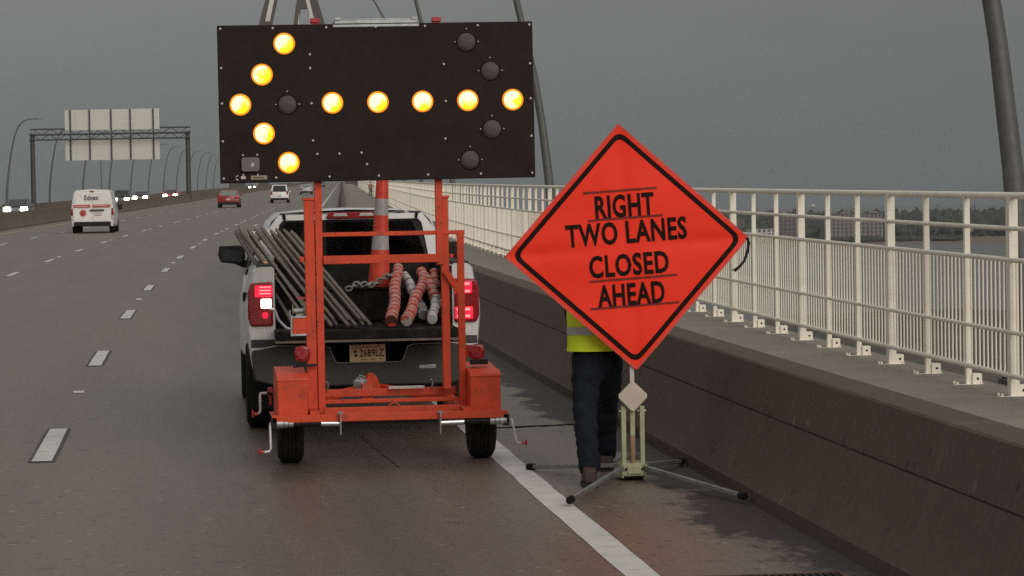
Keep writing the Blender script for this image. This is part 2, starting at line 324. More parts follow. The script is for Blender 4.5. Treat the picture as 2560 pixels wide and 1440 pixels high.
# marsh below the bridge on the right
mk = MB(); ring = [(25,60),(60,40),(220,60),(360,300),(420,700),(380,1000),(300,1130),(230,1100),(140,900),(70,500)]
mk.add([(x, y, SEA+.9) for x, y in ring] + [(x*1.03+3, y*1.03, SEA-.5) for x, y in ring], [tuple(range(10))] + [(i, (i+1)%10, 10+(i+1)%10, 10+i) for i in range(10)])
tag(mk.build('marsh', m_marsh), kind='structure')

# far shore: a low mud bank, then higher ground under trees
def shore_y(x): return 2560 + .0011*(x-650)**2*.6 + 60*math.sin(x*.004) + (650-x)*.12
sh = MB(); xs = list(range(-200, 2600, 40)); rows = []
for dy, z in ((-12, SEA-.6), (0, SEA+.3), (150, SEA+1.2), (190, SEA+2.5), (1200, SEA+4), (3000, SEA+4)):
    rows.append([(x, shore_y(x)+dy, z + (random.uniform(-.3,.3) if dy > 0 else 0)) for x in xs])
sh.loft(rows, 0, closed=False, caps=False)
tag(sh.build('shore', m_sand), kind='structure')

SS = [-30 + i*4 for i in range(8)] + list(range(2, 140, 4)) + list(range(140, 400, 20)) + list(range(400, 2001, 50))
def sweep(profile, ss, m=0, mb=None, caps=True, closed=True):
    mb = mb or MB(); mb.loft([[RP(u, s, h) for u, h in profile] for s in ss], m, closed, caps); return mb
road = sweep([(-12.02, 0), (4.06, 0), (4.06, -.9), (-12.02, -.9)], SS).build('road', m_road, smooth=0); tag(road, kind='structure')
opp = sweep([(-28.9, -.80), (-12.62, -.05), (-12.62, -.95), (-28.9, -1.7)], SS).build('road', m_road, smooth=0); tag(opp, kind='structure')
walk = sweep([(4.34, .02), (8.17, .02), (8.17, -.5), (4.34, -.5)], SS).build('footpath', m_ledge, smooth=0); tag(walk, kind='structure')

# painted markings: sheets 4 mm above the deck
def strip(u0_, u1_, s0, s1, h, n=1, jag=0.0):
    mb = MB(); vs = []; fs = []
    for i in range(n+1):
        s = s0 + (s1-s0)*i/n; j = random.uniform(-jag, jag)
        vs += [RP(u0_+j, s, h), RP(u1_+random.uniform(-jag, jag), s, h)]
    for i in range(n): fs.append((2*i, 2*i+1, 2*i+3, 2*i+2))
    return mb.add(vs, fs)
el = MB()
strip_ss = SS
el.loft([[RP(2.42+random.uniform(-.006,.006), s, .004), RP(2.61+random.uniform(-.006,.006), s, .004)] for s in [x*.5 for x in range(-20, 260)] + list(range(130, 2001, 10))], 0, closed=False, caps=False)
el.build('edge_line', m_line, road, smooth=0)
yl = MB(); yl.loft([[RP(-10.9, s, .004), RP(-10.75, s, .004)] for s in SS], 0, closed=False, caps=False)
yl.build('median_line', mat('yellow road paint', (.42,.33,.13), .8, var=.2, scale=3), road, smooth=0)
for u, off in ((-1.09, 23.62), (-4.75, 23.62-1.0), (-8.36, 23.62-1.2)):
    k = -3
    while True:
        s = off + 12.19*k; k += 1
        if s > 700: break
        if s < -12: continue
        strip(u-.108, u+.108, s-.05, s+3.13, .004).build('dash_outline', mat('black contrast paint', (.075,.065,.055), .8, var=.3, scale=6) if 'black contrast paint' not in bpy.data.materials else bpy.data.materials['black contrast paint'], road, smooth=0)  # black contrast border painted round each white dash
        strip(u-.078, u+.078, s, s+3.08, .008, 4, .004).build('lane_dash', m_line, road, smooth=0)
for u, off, rng in ((-1.09, 31.3, 9), (-4.75, 40.2, 9), (-8.36, 47, 7)):
    for k in range(-1, rng):
        s = off + 24.38*k
        p = RP(u, s, .004); q = MB(); q.ext([(-.05,0),(.05,0),(.03,.018),(-.03,.018)], 'x', -.055, .055)
        q.build('road_stud', m_line, road, loc=p)
# expansion joint across the shoulder and a sealed seam in the lane
j = MB(); pts = [(2.66+.05*i, 25.62+.01*i+random.uniform(-.025,.025)) for i in range(28)]
vs = []; fs = []
for i, (u, s) in enumerate(pts): wd = random.uniform(.03,.075); vs += [RP(u, s-wd, .005), RP(u, s+wd, .005)]
for i in range(len(pts)-1): fs.append((2*i, 2*i+2, 2*i+3, 2*i+1))
j.add(vs, fs); j.build('expansion_joint', m_dark, road, smooth=0)
sm = MB(); vs = []; fs = []
for i in range(26):
    s = 22.4 + i*.115; u = 1.66 + .028*i*.5*0 + (s-22.4)*(-.045) + random.uniform(-.006,.006); wd = (.016*math.sin(math.pi*(i+.5)/26)+.006)*random.uniform(.5,1.4)
    vs += [RP(u-wd, s, .005), RP(u+wd, s, .005)]
for i in range(25): fs.append((2*i, 2*i+1, 2*i+3, 2*i+2))
sm.add(vs, fs); sm.build('tar_seam', mat('old tar', (.075,.058,.046), .7, var=.4, scale=6), road, smooth=0)

# drainage grate at the bottom edge of the picture
gr = empty('drain_grate', RP(3.15, 15.38, .004), 0, 'rusty black drainage grate set in the shoulder beside the barrier', 'drain grate')
m_rust = mat('rusty iron', (.12,.05,.03), .8, var=.5, scale=12)
g = MB(); g.box(-.45,.45,-.40,-.36,0,.014); g.box(-.45,.45,.36,.40,0,.014); g.box(-.45,-.41,-.36,.36,0,.014); g.box(.41,.45,-.36,.36,0,.014); g.build('frame', m_rust, gr)
MB().box(-.41,.41,-.36,.36,0,.003).build('opening', m_dark, gr)
bar = MB().box(-.012,.012,-.36,.36,.003,.014).mesh('bar', m_blackp)
for i in range(20): inst('bar', bar, gr, (-.38+.04*i, 0, 0))

# ------------------------------------------------------------------ barriers
prof = [(3.78,0),(3.78,.075),(3.97,.27),(4.10,.85),(4.34,.85),(4.40,.25),(4.40,.02),(4.05,-.4)]
cb = sweep([(3.80,0),(3.80,.09),(3.90,.26),(4.055,.525)], SS, closed=False, caps=False)
bar_root = sweep([(3.79,-.02),(3.79,.085),(3.90,.26),(3.986,.530),(4.000,.533),(4.000,.541),(3.989,.545),(4.07,.84),(4.085,.853),(4.335,.853),(4.36,-.02)], [x*1.0 for x in range(-20,60)] + SS[24:]).build('concrete_barrier', m_barrier, smooth=25)
tag(bar_root, 'long stained concrete barrier beside the shoulder under the white railing', 'barrier')
med = sweep([(-12.0,-.02),(-12.0,.08),(-12.14,.26),(-12.22,.81),(-12.42,.81),(-12.5,.26),(-12.64,.08),(-12.64,-.02)], SS).build('concrete_barrier', m_median)
tag(med, 'dark median barrier wall between the two carriageways', 'barrier')
lb = sweep([(-28.88,-.85),(-28.9,-.72),(-29.04,-.54),(-29.12,.05),(-29.4,.05),(-29.4,-1.6)], SS).build('concrete_barrier', m_median)
tag(lb, 'far edge barrier wall beyond the oncoming cars, under the curved lamps', 'barrier')
print('setting done')

# ------------------------------------------------------------------ white railing along the footpath
RS0 = 27.5
rail_root = empty('railing', RP(7.9, RS0, 0), 0, 'long cream painted steel railing with close pickets at the outer edge of the bridge', 'railing')
RL = -Vector(rail_root.location)
rs = [24 + .5*i for i in range(140)] + list(range(94, 140, 2)) + list(range(140, 720, 10))
def rail_tube(u, h, r, name):
    t = MB(); t.tube([RP(u, s, h) for s in rs], r, 8); t.build(name, m_rail, rail_root, loc=RL, smooth=60)
rail_tube(7.9, 1.93, .034, 'top_rail')
for h, r in ((1.62, .023), (1.32, .025), (.63, .022), (.215, .027)): rail_tube(7.868, h, r, 'rail')
def post_mesh(wd, dp, name, feet):
    q = MB(); q.box(-wd/2, wd/2, -dp/2, dp/2, .02, 1.915)
    if feet: q.box(-.15,.13,-.085,.085,0,.02); q.box(-.02+wd/2,.075+wd/2,-.05,-.02,.02,.115)
    return q.mesh(name, m_rail)
thin_n, thick_n = post_mesh(.055,.067,'post',False), post_mesh(.085,.125,'post',False)
thin_f, thick_f = post_mesh(.055,.067,'post',True), post_mesh(.085,.125,'post',True)
fp = MB(); fp.ext([(-.165,-.10),(.12,-.10),(.15,-.06),(.15,.06),(.12,.10),(-.165,.10)], 'z', .0, .02, 0)
for x in (-.13, .115):
    for y in (-.065,.065): fp.lathe([(.014,0),(.014,.022),(.008,.03)], (x,y,.018), 'z', 6, 0)
fpm = fp.mesh('base_plate', m_rail)
bk = MB(); bk.box(.03,.125,-.062,-.03,.02,.125); bk.box(.03,.125,.03,.062,.02,.125); bk.box(.028,.04,-.03,.03,.02,.12); bk.lathe([(.013,-.004),(.013,0)], (.082,-.063,.075), 'y', 8, 1)
bkm = bk.mesh('bracket', [m_rail, m_dark])
far_posts = MB(); k = 0
for k in range(0, 420):
    s = RS0 - 5.0/3*2 + k*5.0/3; thick = (k % 3 == 2); p = RP(7.9, s, 0)
    if k < 190:
        near = k < 60
        me = (thick_n if thick else thin_n) if near else (thick_f if thick else thin_f)
        o = inst('post', me, rail_root, tuple(Vector(p)+RL), (0, 0, heading(s)))
        if near: inst('base_plate', fpm, o); inst('bracket', bkm, o)
    elif s < 700:
        far_posts.box(p[0]-.05, p[0]+.05, p[1]-.04, p[1]+.04, p[2], p[2]+1.92)
o = far_posts.build('posts', m_rail, rail_root, loc=RL, smooth=0); o['kind'] = 'stuff'
pk = MB(); pk.tube([(0,0,.215),(0,0,1.32)], .0098, 6, caps=False); pkm = pk.mesh('picket', m_rail, 80)
fpk = MB(); cnt = 0
for k in range(0, 200):
    s0 = RS0 - 5.0/3*2 + k*5.0/3
    for i in range(1, 11):
        s = s0 + i*(5.0/3)/11; p = RP(7.9, s, 0)
        if cnt < 290: inst('picket', pkm, rail_root, tuple(Vector(p)+RL)); cnt += 1
        else:
            a = .0098; z0, z1 = p[2]+.215, p[2]+1.32
            fpk.add([(p[0]-a,p[1]-a,z0),(p[0]+a,p[1]-a,z0),(p[0],p[1]+a,z0),(p[0]-a,p[1]-a,z1),(p[0]+a,p[1]-a,z1),(p[0],p[1]+a,z1)], [(0,1,4,3),(1,2,5,4),(2,0,3,5)])
o = fpk.build('pickets', m_rail, rail_root, loc=RL, smooth=0); o['kind'] = 'stuff'

# ------------------------------------------------------------------ curved lamp posts
def lamp_mesh(tall=False):
    pts = [(0,0,0),(.02,0,1.2),(.08,0,2.3),(.22,0,3.6),(.42,0,5.0),(.72,0,6.6),(1.0,0,7.6),(1.3,0,8.3),(1.75,0,8.8),(2.3,0,9.02),(3.0,0,9.06)]
    if tall: pts = [(0,0,0),(.02,0,1.2),(.10,0,2.2),(.24,0,3.5),(.42,0,4.7),(.75,0,6.2),(1.10,0,7.9),(1.45,0,9.4),(1.9,0,10.8),(2.5,0,11.9),(3.3,0,12.2)]
    rr = [.125,.12,.112,.10,.092,.085,.08,.072,.062,.052,.045]
    q = MB(); q.tube(pts, rr, 12); pole = q.mesh('pole', m_pole, 60)
    q = MB(); q.loft([[(2.85,-.05,9.03),(2.85,.05,9.03),(2.85,.05,9.1),(2.85,-.05,9.1)], [(3.1,-.16,8.99),(3.1,.16,8.99),(3.1,.13,9.13),(3.1,-.13,9.13)], [(3.55,-.15,8.98),(3.55,.15,8.98),(3.55,.10,9.1),(3.55,-.10,9.1)], [(3.7,-.06,9.0),(3.7,.06,9.0),(3.7,.05,9.05),(3.7,-.05,9.05)]])
    if tall: q.v = [(x+.35, y, z+3.15) for x, y, z in q.v]
    head = q.mesh('luminaire', m_pole)
    q = MB(); q.box(-.22,.22,-.22,.22,-.02,.03); q.lathe([(.19,.03),(.16,.2),(.13,.24)], (0,0,0), 'z', 12)
    for a in (-1,1):
        for b in (-1,1): q.lathe([(.025,.03),(.025,.09)], (a*.17,b*.17,0), 'z', 6)
    return pole, head, q.mesh('base', m_pole)
LPM = lamp_mesh(); LPT = lamp_mesh(True)
def lamp(u, s, h, side, label, group):
    r = empty('lamp_post', RP(u, s, h), heading(s) + (math.pi if side > 0 else 0), label, 'lamp post', group)
    for n, me in zip(('pole','luminaire','base'), LPT if side > 0 else LPM): inst(n, me, r)
    return r
words = 'first second third fourth fifth sixth seventh eighth ninth tenth eleventh twelfth thirteenth fourteenth fifteenth sixteenth seventeenth'.split()
rl_lab = ['thick leaning grey lamp post nearest the camera, at the right end of the white railing',
    'grey curved lamp post behind the railing between the arrow board and the diamond sign',
    'grey curved lamp post whose upper part shows just above the middle of the arrow board']
for k in range(6):
    lamp(8.58, 29.5+44*k, 0, 1, rl_lab[k] if k < 3 else f'{words[k]} lamp post along the railing, its foot just under the arrow board', 'lamp posts along the railing')
for k in range(12):
    lab = 'curved lamp post at the left picture edge with its whole arm against the sky' if k == 0 else f'{words[k]} curved lamp post counted from the left picture edge, on the far barrier'
    lamp(-29.62, 302+43.6*k, -.35, -1, lab, 'curved lamp posts along the far edge of the bridge')
up_ = MB(); up_.tube([(0,0,0),(0,0,7.6)], [.09,.05], 8); up_.lathe([(.16,0),(.12,.2)], (0,0,0))
o = up_.build('sign_pole', m_pole, loc=RP(-29.62, 419.5, -.35)); tag(o, 'plain straight grey pole standing close beside a lamp post below the sign backs', 'pole')

# ------------------------------------------------------------------ sign gantry over the oncoming lanes
GS = 320.0
ga = empty('sign_gantry', RP(-12.32, GS, 0), heading(GS), 'dark truss gantry spanning the oncoming lanes and carrying big sign backs', 'gantry')
GW = -16.55
for x, z0 in ((0, .3), (GW, -.4)):
    q = MB(); q.tube([(x,0,z0),(x,0,7.5)], [.27,.24], 12); q.box(x-.4,x+.4,-.4,.4,z0-.06,z0+.06); q.box(x-.3,x+.3,-.32,.32,7.5,7.58); q.build('post', m_gantry, ga, smooth=50)
for y, z in ((-.35, 6.85), (-.35, 7.42), (.75, 7.42), (.75, 8.02)):
    q = MB(); q.tube([(GW-.3,y,z),(.3,y,z)], .085, 8); q.build('chord', m_gantry, ga, smooth=60)
nb = 18
for i in range(nb):
    xa = GW + (-GW)*i/nb; xb = GW + (-GW)*(i+1)/nb
    q = MB()
    za, zb = (6.85, 7.42) if i % 2 else (7.42, 6.85)
    q.tube([(xa,-.35,za),(xb,-.35,zb)], .04, 6); q.tube([(xa,.75,za+.58),(xb,.75,zb+.58)], .04, 6); q.tube([(xa,-.35,7.42),(xa,.75,7.42)], .035, 6)
    q.build('brace', m_gantry, ga, smooth=60)
sg = empty('overhead_sign', RP(-20.4, GS, 0), heading(GS), 'big overhead sign seen from its pale unpainted back on the truss gantry', 'road sign')
xs_ = [-5.05,-3.9,-2.4,-.1,1.95,4.4,5.05]
for z0, z1 in ((7.85, 10.02), (4.62, 6.82)):
    for i in range(6):
        MB().box(xs_[i]+.012, xs_[i+1]-.012, .95, .98, z0, z1 + .03*i*.3).build('panel', m_backsign, sg)
for x in (-4.45,-2.4,-.1,1.95,4.4):
    MB().box(x-.075,x+.075,.78,.94,4.6,10.05).build('bracket', m_gantry, sg)

# ------------------------------------------------------------------ cable pylons beyond the arrow board
def leg(path, w, d, m, root, name='leg'):
    secs = []
    for u, z, ww in path: secs.append([(u-ww/2,-d/2,z),(u+ww/2,-d/2,z),(u+ww/2,d/2,z),(u-ww/2,d/2,z)])
    return MB().loft(secs).build(name, m, root, smooth=0)
m_pyl = mat('pylon concrete', (.10,.085,.072), .85, var=.12, scale=.1)
m_pylw = mat('white cable sheath', (.66,.62,.57), .5, var=.05, scale=.2)
p1 = empty('bridge_pylon', RP(-14.4, 1171, 0), heading(1171), 'nearer pale striped bridge pylon whose two legs lean together above the arrow board', 'pylon', 'bridge pylons')
for sgn in (-1, 1):
    leg([(sgn*14,-45,7),(sgn*23,-3,6.4),(sgn*22.6,2,6.2),(sgn*10.1,64.3,5.1),(sgn*7.45,74.4,4.6),(sgn*3.2,98,4.2)], 3, 6, m_pyl, p1)
    off = .6 if sgn < 0 else -1.9
    wd = .9 if sgn < 0 else .7
    MB().loft([[(sgn*10.1+off-wd,-3.4,64.3),(sgn*10.1+off+wd,-3.4,64.3),(sgn*10.1+off+wd,-3.1,64.3),(sgn*10.1+off-wd,-3.1,64.3)],
        [(sgn*3.2+off-wd,-3.4,95),(sgn*3.2+off+wd,-3.4,95),(sgn*3.2+off+wd,-3.1,95),(sgn*3.2+off-wd,-3.1,95)]]).build('cable_sheath', m_pylw, p1, smooth=0)
MB().box(-6,6,-3,3,96,108).build('head', m_pyl, p1)
p2 = empty('bridge_pylon', RP(-15.0, 1642, 0), heading(1642), 'farther small bridge pylon with a thick crossbeam, seen between the legs of the nearer one', 'pylon', 'bridge pylons')
for sgn in (-1, 1):
    leg([(sgn*14,-45,7),(sgn*24,0,6),(sgn*5.0,84,2.7),(sgn*3.1,98,2.9)], 2, 6, m_pyl, p2)
    MB().loft([[(sgn*3.3-.31,-3.3,87),(sgn*3.3+.31,-3.3,87),(sgn*3.3+.31,-3.05,87),(sgn*3.3-.31,-3.05,87)],[(sgn*2.8-.14,-3.3,93),(sgn*2.8+.14,-3.3,93),(sgn*2.8+.14,-3.05,93),(sgn*2.8-.14,-3.05,93)]]).build('cable_sheath', m_pylw, p2, smooth=0)
MB().ext([(-2,96.2),(2,96.2),(4.35,97.3),(3.85,101.4),(-3.85,101.4),(-4.35,97.3)], 'y', -3.02, 3.02).build('crossbeam', m_pyl, p2, smooth=0)

# ------------------------------------------------------------------ far shore
def building(x0, x1, y, z0, z1, nx, nz, m, label, roof='flat', depth=30, wfill=.55):
    r = empty('apartment_building', ((x0+x1)/2, y, z0), 0, label, 'building'); w = (x1-x0)/2; h = z1-z0
    MB().box(-w, w, 0, depth, -3, h).build('wall', m, r)
    MB().box(-w-.4, w+.4, -.4, depth+.4, h, h+.7).build('roof', m_roofd, r)
    if roof == 'gable':
        for i in range(4):
            a = -w + (i+.5)*2*w/4; MB().ext([(a-w*.17,h+.7),(a+w*.17,h+.7),(a+w*.06,h+2.6),(a-w*.06,h+2.6)], 'y', 2, 14).build('dormer', m_bldg, r)
    cw, ch = 2*w/nx, h/nz
    wme = MB().box(-cw*wfill/2, cw*wfill/2, -.12, .05, -ch*.32, ch*.32).mesh('window', m_win)
    for i in range(nx):
        for k_ in range(nz): inst('window', wme, r, (-w+(i+.5)*cw, 0, (k_+.5)*ch))
    return r
building(534, 556, 2690, -41, -30.5, 5, 3, m_bldgw, 'low white waterfront building beside the right corner of the diamond sign')
building(500, 560, 2860, -38, -22, 9, 4, m_bldgd, 'grey building behind the low white one on the far shore', depth=40)
building(557.5, 577, 2700, -41, -18, 5, 6, m_bldgd, 'narrow dark apartment block on the far shore left of the big tan block')
building(607, 659, 2700, -41, -18.5, 13, 6, m_bldg, 'wide tan apartment block on the far shore with rows of windows under a broken roofline', roof='gable')
building(660, 674, 2760, -40, -29, 4, 3, m_bldgw, 'small pale house at the right end of the wide tan block')
pier = empty('boat_shed', (763, 2760, SEA+5), 0, 'small white shed on legs among the dark trees near the right edge', 'shed')
MB().box(-7,7,0,8,2.2,5).build('wall', m_bldgw, pier); MB().ext([(-8,5),(8,5),(7,6.2),(-7,6.2)], 'y', -1, 9).build('roof', m_bldgw, pier)
for x in (-6,-2,2,6): MB().box(x-.3,x+.3,1,1.6,-3,2.2).build('leg', m_bldgw, pier)
wt = empty('water_tower', (681, 3100, -33), 0, 'tiny white water tower ball above the treeline of the far shore', 'water tower')
q = MB(); q.ball((0,0,20.8), (2.6,2.6,2.2), 14, 8); q.build('tank', m_bldgw, wt, smooth=80); q = MB(); q.lathe([(1.6,0),(.6,4),(.5,19)], (0,0,0)); q.build('stem', m_pole, wt, smooth=60)
mast = MB(); mast.tube([(0,0,0),(0,0,24)], [.7,.35], 6); mast.box(-2.6,2.6,-.2,.2,20,20.6); mast.box(-1.8,1.8,-.2,.2,22.4,22.9)
mm = mast.mesh('utility_mast', m_pole)
for x, lab in ((728,'leftmost of three thin utility masts above the far trees'), (751,'middle one of three thin utility masts above the far trees'), (764,'rightmost of three thin utility masts above the far trees, next to the thick post')):
    o = inst('utility_mast', mm, None, (x*3000/2760+ (0), 3000, -36)); tag(o, lab, 'mast', 'utility masts on the far shore')
fo = MB(); rnd = random.Random(3)
def clump(x, y, z, r, h):
    n, kk = 7, 4; secs = []
    for i in range(kk+1):
        t = -math.pi/2 + math.pi*i/kk; cr = max(math.cos(t), .05)
        secs.append([(x + r*cr*math.cos(6.283*j/n)*rnd.uniform(.7,1.25), y + r*cr*math.sin(6.283*j/n), z + h*.5*(1+math.sin(t))*rnd.uniform(.88,1.12)) for j in range(n)])
    fo.loft(secs)
for i in range(2600):
    x = rnd.uniform(380, 1150); d = rnd.random()**1.3
    y = shore_y(x) + 185 + d*1100; x2 = x*(1+d*.22)
    z = SEA + 2.4 + 1.4*d
    if 2700 < y < 2745 and (530 < x2 < 680): continue
    hh = rnd.uniform(8, 15)*(1+.45*d); clump(x2, y, z, rnd.uniform(4, 8), hh)
for i in range(500):                                             # scrub in front of the buildings
    x = rnd.uniform(480, 720); y = shore_y(x) + rnd.uniform(60, 120); clump(x, min(y, 2680), SEA+1.2, rnd.uniform(2,4.5), rnd.uniform(2,5))
tag(fo.build('woods', m_leaf, smooth=0), kind='stuff')

# ------------------------------------------------------------------ traffic
def lerp(a, b, t): return tuple(a[i]+(b[i]-a[i])*t for i in range(3))
def pane(quad, mg, off):                                         # inset quad, pushed outwards
    a, b, c, d = [Vector(p) for p in quad]; n = (b-a).cross(d-a).normalized()*off
    def at(s, t): return a*(1-s)*(1-t)+b*s*(1-t)+c*s*t+d*(1-s)*t
    return [tuple(at(s, t)+n) for s, t in ((mg[0],mg[1]),(1-mg[0],mg[1]),(1-mg[0],1-mg[2]),(mg[0],1-mg[2]))]
def slab(mb, quad, th, m=0):
    a, b, c, d = [Vector(p) for p in quad]; n = (b-a).cross(d-a).normalized()*th
    mb.loft([[a-n, b-n, c-n, d-n], [a, b, c, d]], m)
TY = MB(); TY.lathe([(.20,-.10),(.30,-.105),(.325,-.07),(.33,0),(.325,.07),(.30,.105),(.20,.10)], (0,0,0), 'x', 18); TYM = TY.mesh('tyre', m_rubber, 40)
RM_ = MB(); RM_.lathe([(.02,-.07),(.19,-.075),(.205,-.095),(.205,.095),(.19,.075),(.02,.07)], (0,0,0), 'x', 18); RMM = RM_.mesh('rim', m_rim, 40)
def make_car(name, label, cat, loc, rz, Lg, Wd, Hh, kind, paint, glass=None, lit=False, group=None, sill=.95):
    r = empty(name, loc, rz, label, cat, group); w = Wd/2; glass = glass or m_glassdark
    if kind == 'sedan': prof = [(.22,.24),(.02,.42),(0,.62),(.06,sill),(1.0,sill+.03),(Lg-1.45,sill),(Lg-.35,sill-.2),(Lg-.04,.62),(Lg,.42),(Lg-.2,.22)]; cab = (.75, Lg-1.15, 1.55, Lg-2.15)
    else: prof = [(.15,.28),(.0,.45),(0,.7),(.03,sill),(1.0,sill+.04),(Lg-1.2,sill),(Lg-.3,sill-.12),(Lg-.04,.72),(Lg,.45),(Lg-.2,.26)]; cab = (.10, Lg-1.05, .38, Lg-1.75)
    q = MB(); secs = []
    for x, k_ in ((-w,.0),(-w+.03,.05),(-w+.10,.0),(w-.10,0),(w-.03,.05),(w,0)):
        sc = {0:.93,1:.985,2:1.0,3:1.0,4:.985,5:.93}[[-w,-w+.03,-w+.10,w-.10,w-.03,w].index(x)]
        secs.append([(x, Lg/2+(y-Lg/2)*sc, .6+(z-.6)*sc) for y, z in prof])
    q.loft(secs); q.build('body', paint, r, smooth=30)
    yb0, yb1, yt0, yt1 = cab; wb, wt_ = w-.07, w*.76; zb = sill-.02
    B = [(-wb,yb0,zb),(wb,yb0,zb),(wb,yb1,zb),(-wb,yb1,zb)]; T = [(-wt_,yt0,Hh-.03),(wt_,yt0,Hh-.03),(wt_,yt1,Hh-.03),(-wt_,yt1,Hh-.03)]
    T2 = [(x*.86, y+(.12 if y < Lg/2 else -.12), Hh) for x, y, z in T]
    q = MB(); q.loft([B, T, T2]); q.build('cabin', paint, r, smooth=25)
    for nm, qd, mg in (('rear_window',(B[0],B[1],T[1],T[0]),(.09,.12,.08)), ('windscreen',(B[2],B[3],T[3],T[2]),(.07,.08,.07)),
            ('side_window',(B[1],B[2],T[2],T[1]),(.06,.10,.10)), ('side_window',(B[3],B[0],T[0],T[3]),(.06,.10,.10))):
        q = MB(); slab(q, pane(qd, mg, .012), .02); q.build(nm, glass, r, smooth=0)
    wy = (.82, Lg-.88)
    for sx_ in (-1, 1):
        for y in wy:
            t = inst('wheel', TYM, r, (sx_*(w-.13), y, .33)); inst('rim', RMM, t)
            q = MB(); q.lathe([(.40,-.005),(.40,.02)], (sx_*(w-.005), y, .36), 'x', 18); q.build('wheel_arch', m_blackp, r)
    q = MB(); q.box(-w*.93,w*.93,-.035,.08,.26,.47); q.build('bumper', m_blackp, r, bevel=.02)
    for sx_ in (-1, 1):
        z0, z1, ww = (.70, .88, .34) if kind == 'sedan' else (.78, 1.12, .16)
        q = MB(); q.box(min(sx_*(w-.06), sx_*(w-.06-ww)), max(sx_*(w-.06), sx_*(w-.06-ww)), -.02, .10, z0, z1); q.build('tail_light', m_redlens, r, bevel=.02)
        q = MB(); q.box(min(sx_*(w-.08), sx_*(w-.54)), max(sx_*(w-.08), sx_*(w-.54)), Lg-.34, Lg-.01, .58, .88); q.build('headlight', m_headlit if lit else m_clear, r, bevel=.04)
        q = MB(); q.box(min(sx_*(w-.02), sx_*(w+.16)), max(sx_*(w-.02), sx_*(w+.16)), Lg-1.75, Lg-1.62, sill+.02, sill+.16); q.build('mirror', paint, r, bevel=.03)
    q = MB(); q.box(-.16,.16,-.03,0,.60,.74); q.build('number_plate', m_clear, r)
    return r
def on_road(u, s): return RP(u, s, .0)
make_car('car', 'dark red saloon car driving away in the left lanes', 'car', on_road(-5.05, 240), heading(240), 4.5, 1.76, 1.42, 'sedan', m_carred, m_glassgreen)
suv = make_car('car', 'white estate car with a dark rear window driving away near the arrow board', 'car', on_road(-1.75, 279), heading(279), 4.4, 1.76, 1.72, 'suv', m_white, sill=.98)
make_car('car', 'pale silver saloon car ahead of the white estate, partly hidden by it', 'car', on_road(-1.0, 424), heading(424), 4.6, 1.8, 1.45, 'sedan', m_carsilver, m_glassgreen)
make_car('car', 'tiny dark car far ahead just under the bottom edge of the arrow board', 'car', on_road(-1.2, 760), heading(760), 4.5, 1.8, 1.45, 'sedan', m_cardark)
for (u, s), kd, pt, lab in (((-18.6,213),'sedan',m_cardark,'dark oncoming car with glaring headlamps at the left edge behind the median'),
        ((-18.0,303),'suv',m_cardark,'oncoming car with one bright headlamp showing just right of the white van'),
        ((-18.6,340),'sedan',m_cardark,'oncoming car with two headlamps between the van and the gantry post'),
        ((-15.4,343),'sedan',m_carred,'oncoming car with bright headlamps left of the gantry right post'),
        ((-18.0,735),'sedan',m_cardark,'far oncoming car with paired headlamps under the lower left corner of the arrow board')):
    make_car('car', lab, 'car', RP(u, s, -.05-(-u-12.62)*.046), heading(s)+math.pi, 4.5, 1.8, 1.45 if kd == 'sedan' else 1.7, kd, pt, lit=True, group='oncoming cars with lit headlamps')

# ------------------------------------------------------------------ lettering
def text_mb(s, height, width=None, bold=.012, depth=.003, m=0):
    cu = bpy.data.curves.new('t', 'FONT'); cu.body = s; cu.size = 1.0; cu.offset = bold; cu.extrude = 0.0; cu.resolution_u = 3; cu.space_character = 1.08
    ob = bpy.data.objects.new('t', cu); COL.objects.link(ob); dg = bpy.context.evaluated_depsgraph_get()
    me = bpy.data.meshes.new_from_object(ob.evaluated_get(dg)); bpy.data.objects.remove(ob)
    V = [v.co.copy() for v in me.vertices]; F = [tuple(p.vertices) for p in me.polygons]; bpy.data.meshes.remove(me)
    x0, x1 = min(v.x for v in V), max(v.x for v in V); y0, y1 = min(v.y for v in V), max(v.y for v in V)
    sy = height/(y1-y0); sx = (width/(x1-x0)) if width else sy
    vs = [((v.x-(x0+x1)/2)*sx, 0, (v.y-(y0+y1)/2)*sy) for v in V]
    return MB().add(vs, F, m)                                        # flat letters in the x-z plane, facing -y
def shift(mb, d): mb.v = [(x+d[0], y+d[1], z+d[2]) for x, y, z in mb.v]; return mb

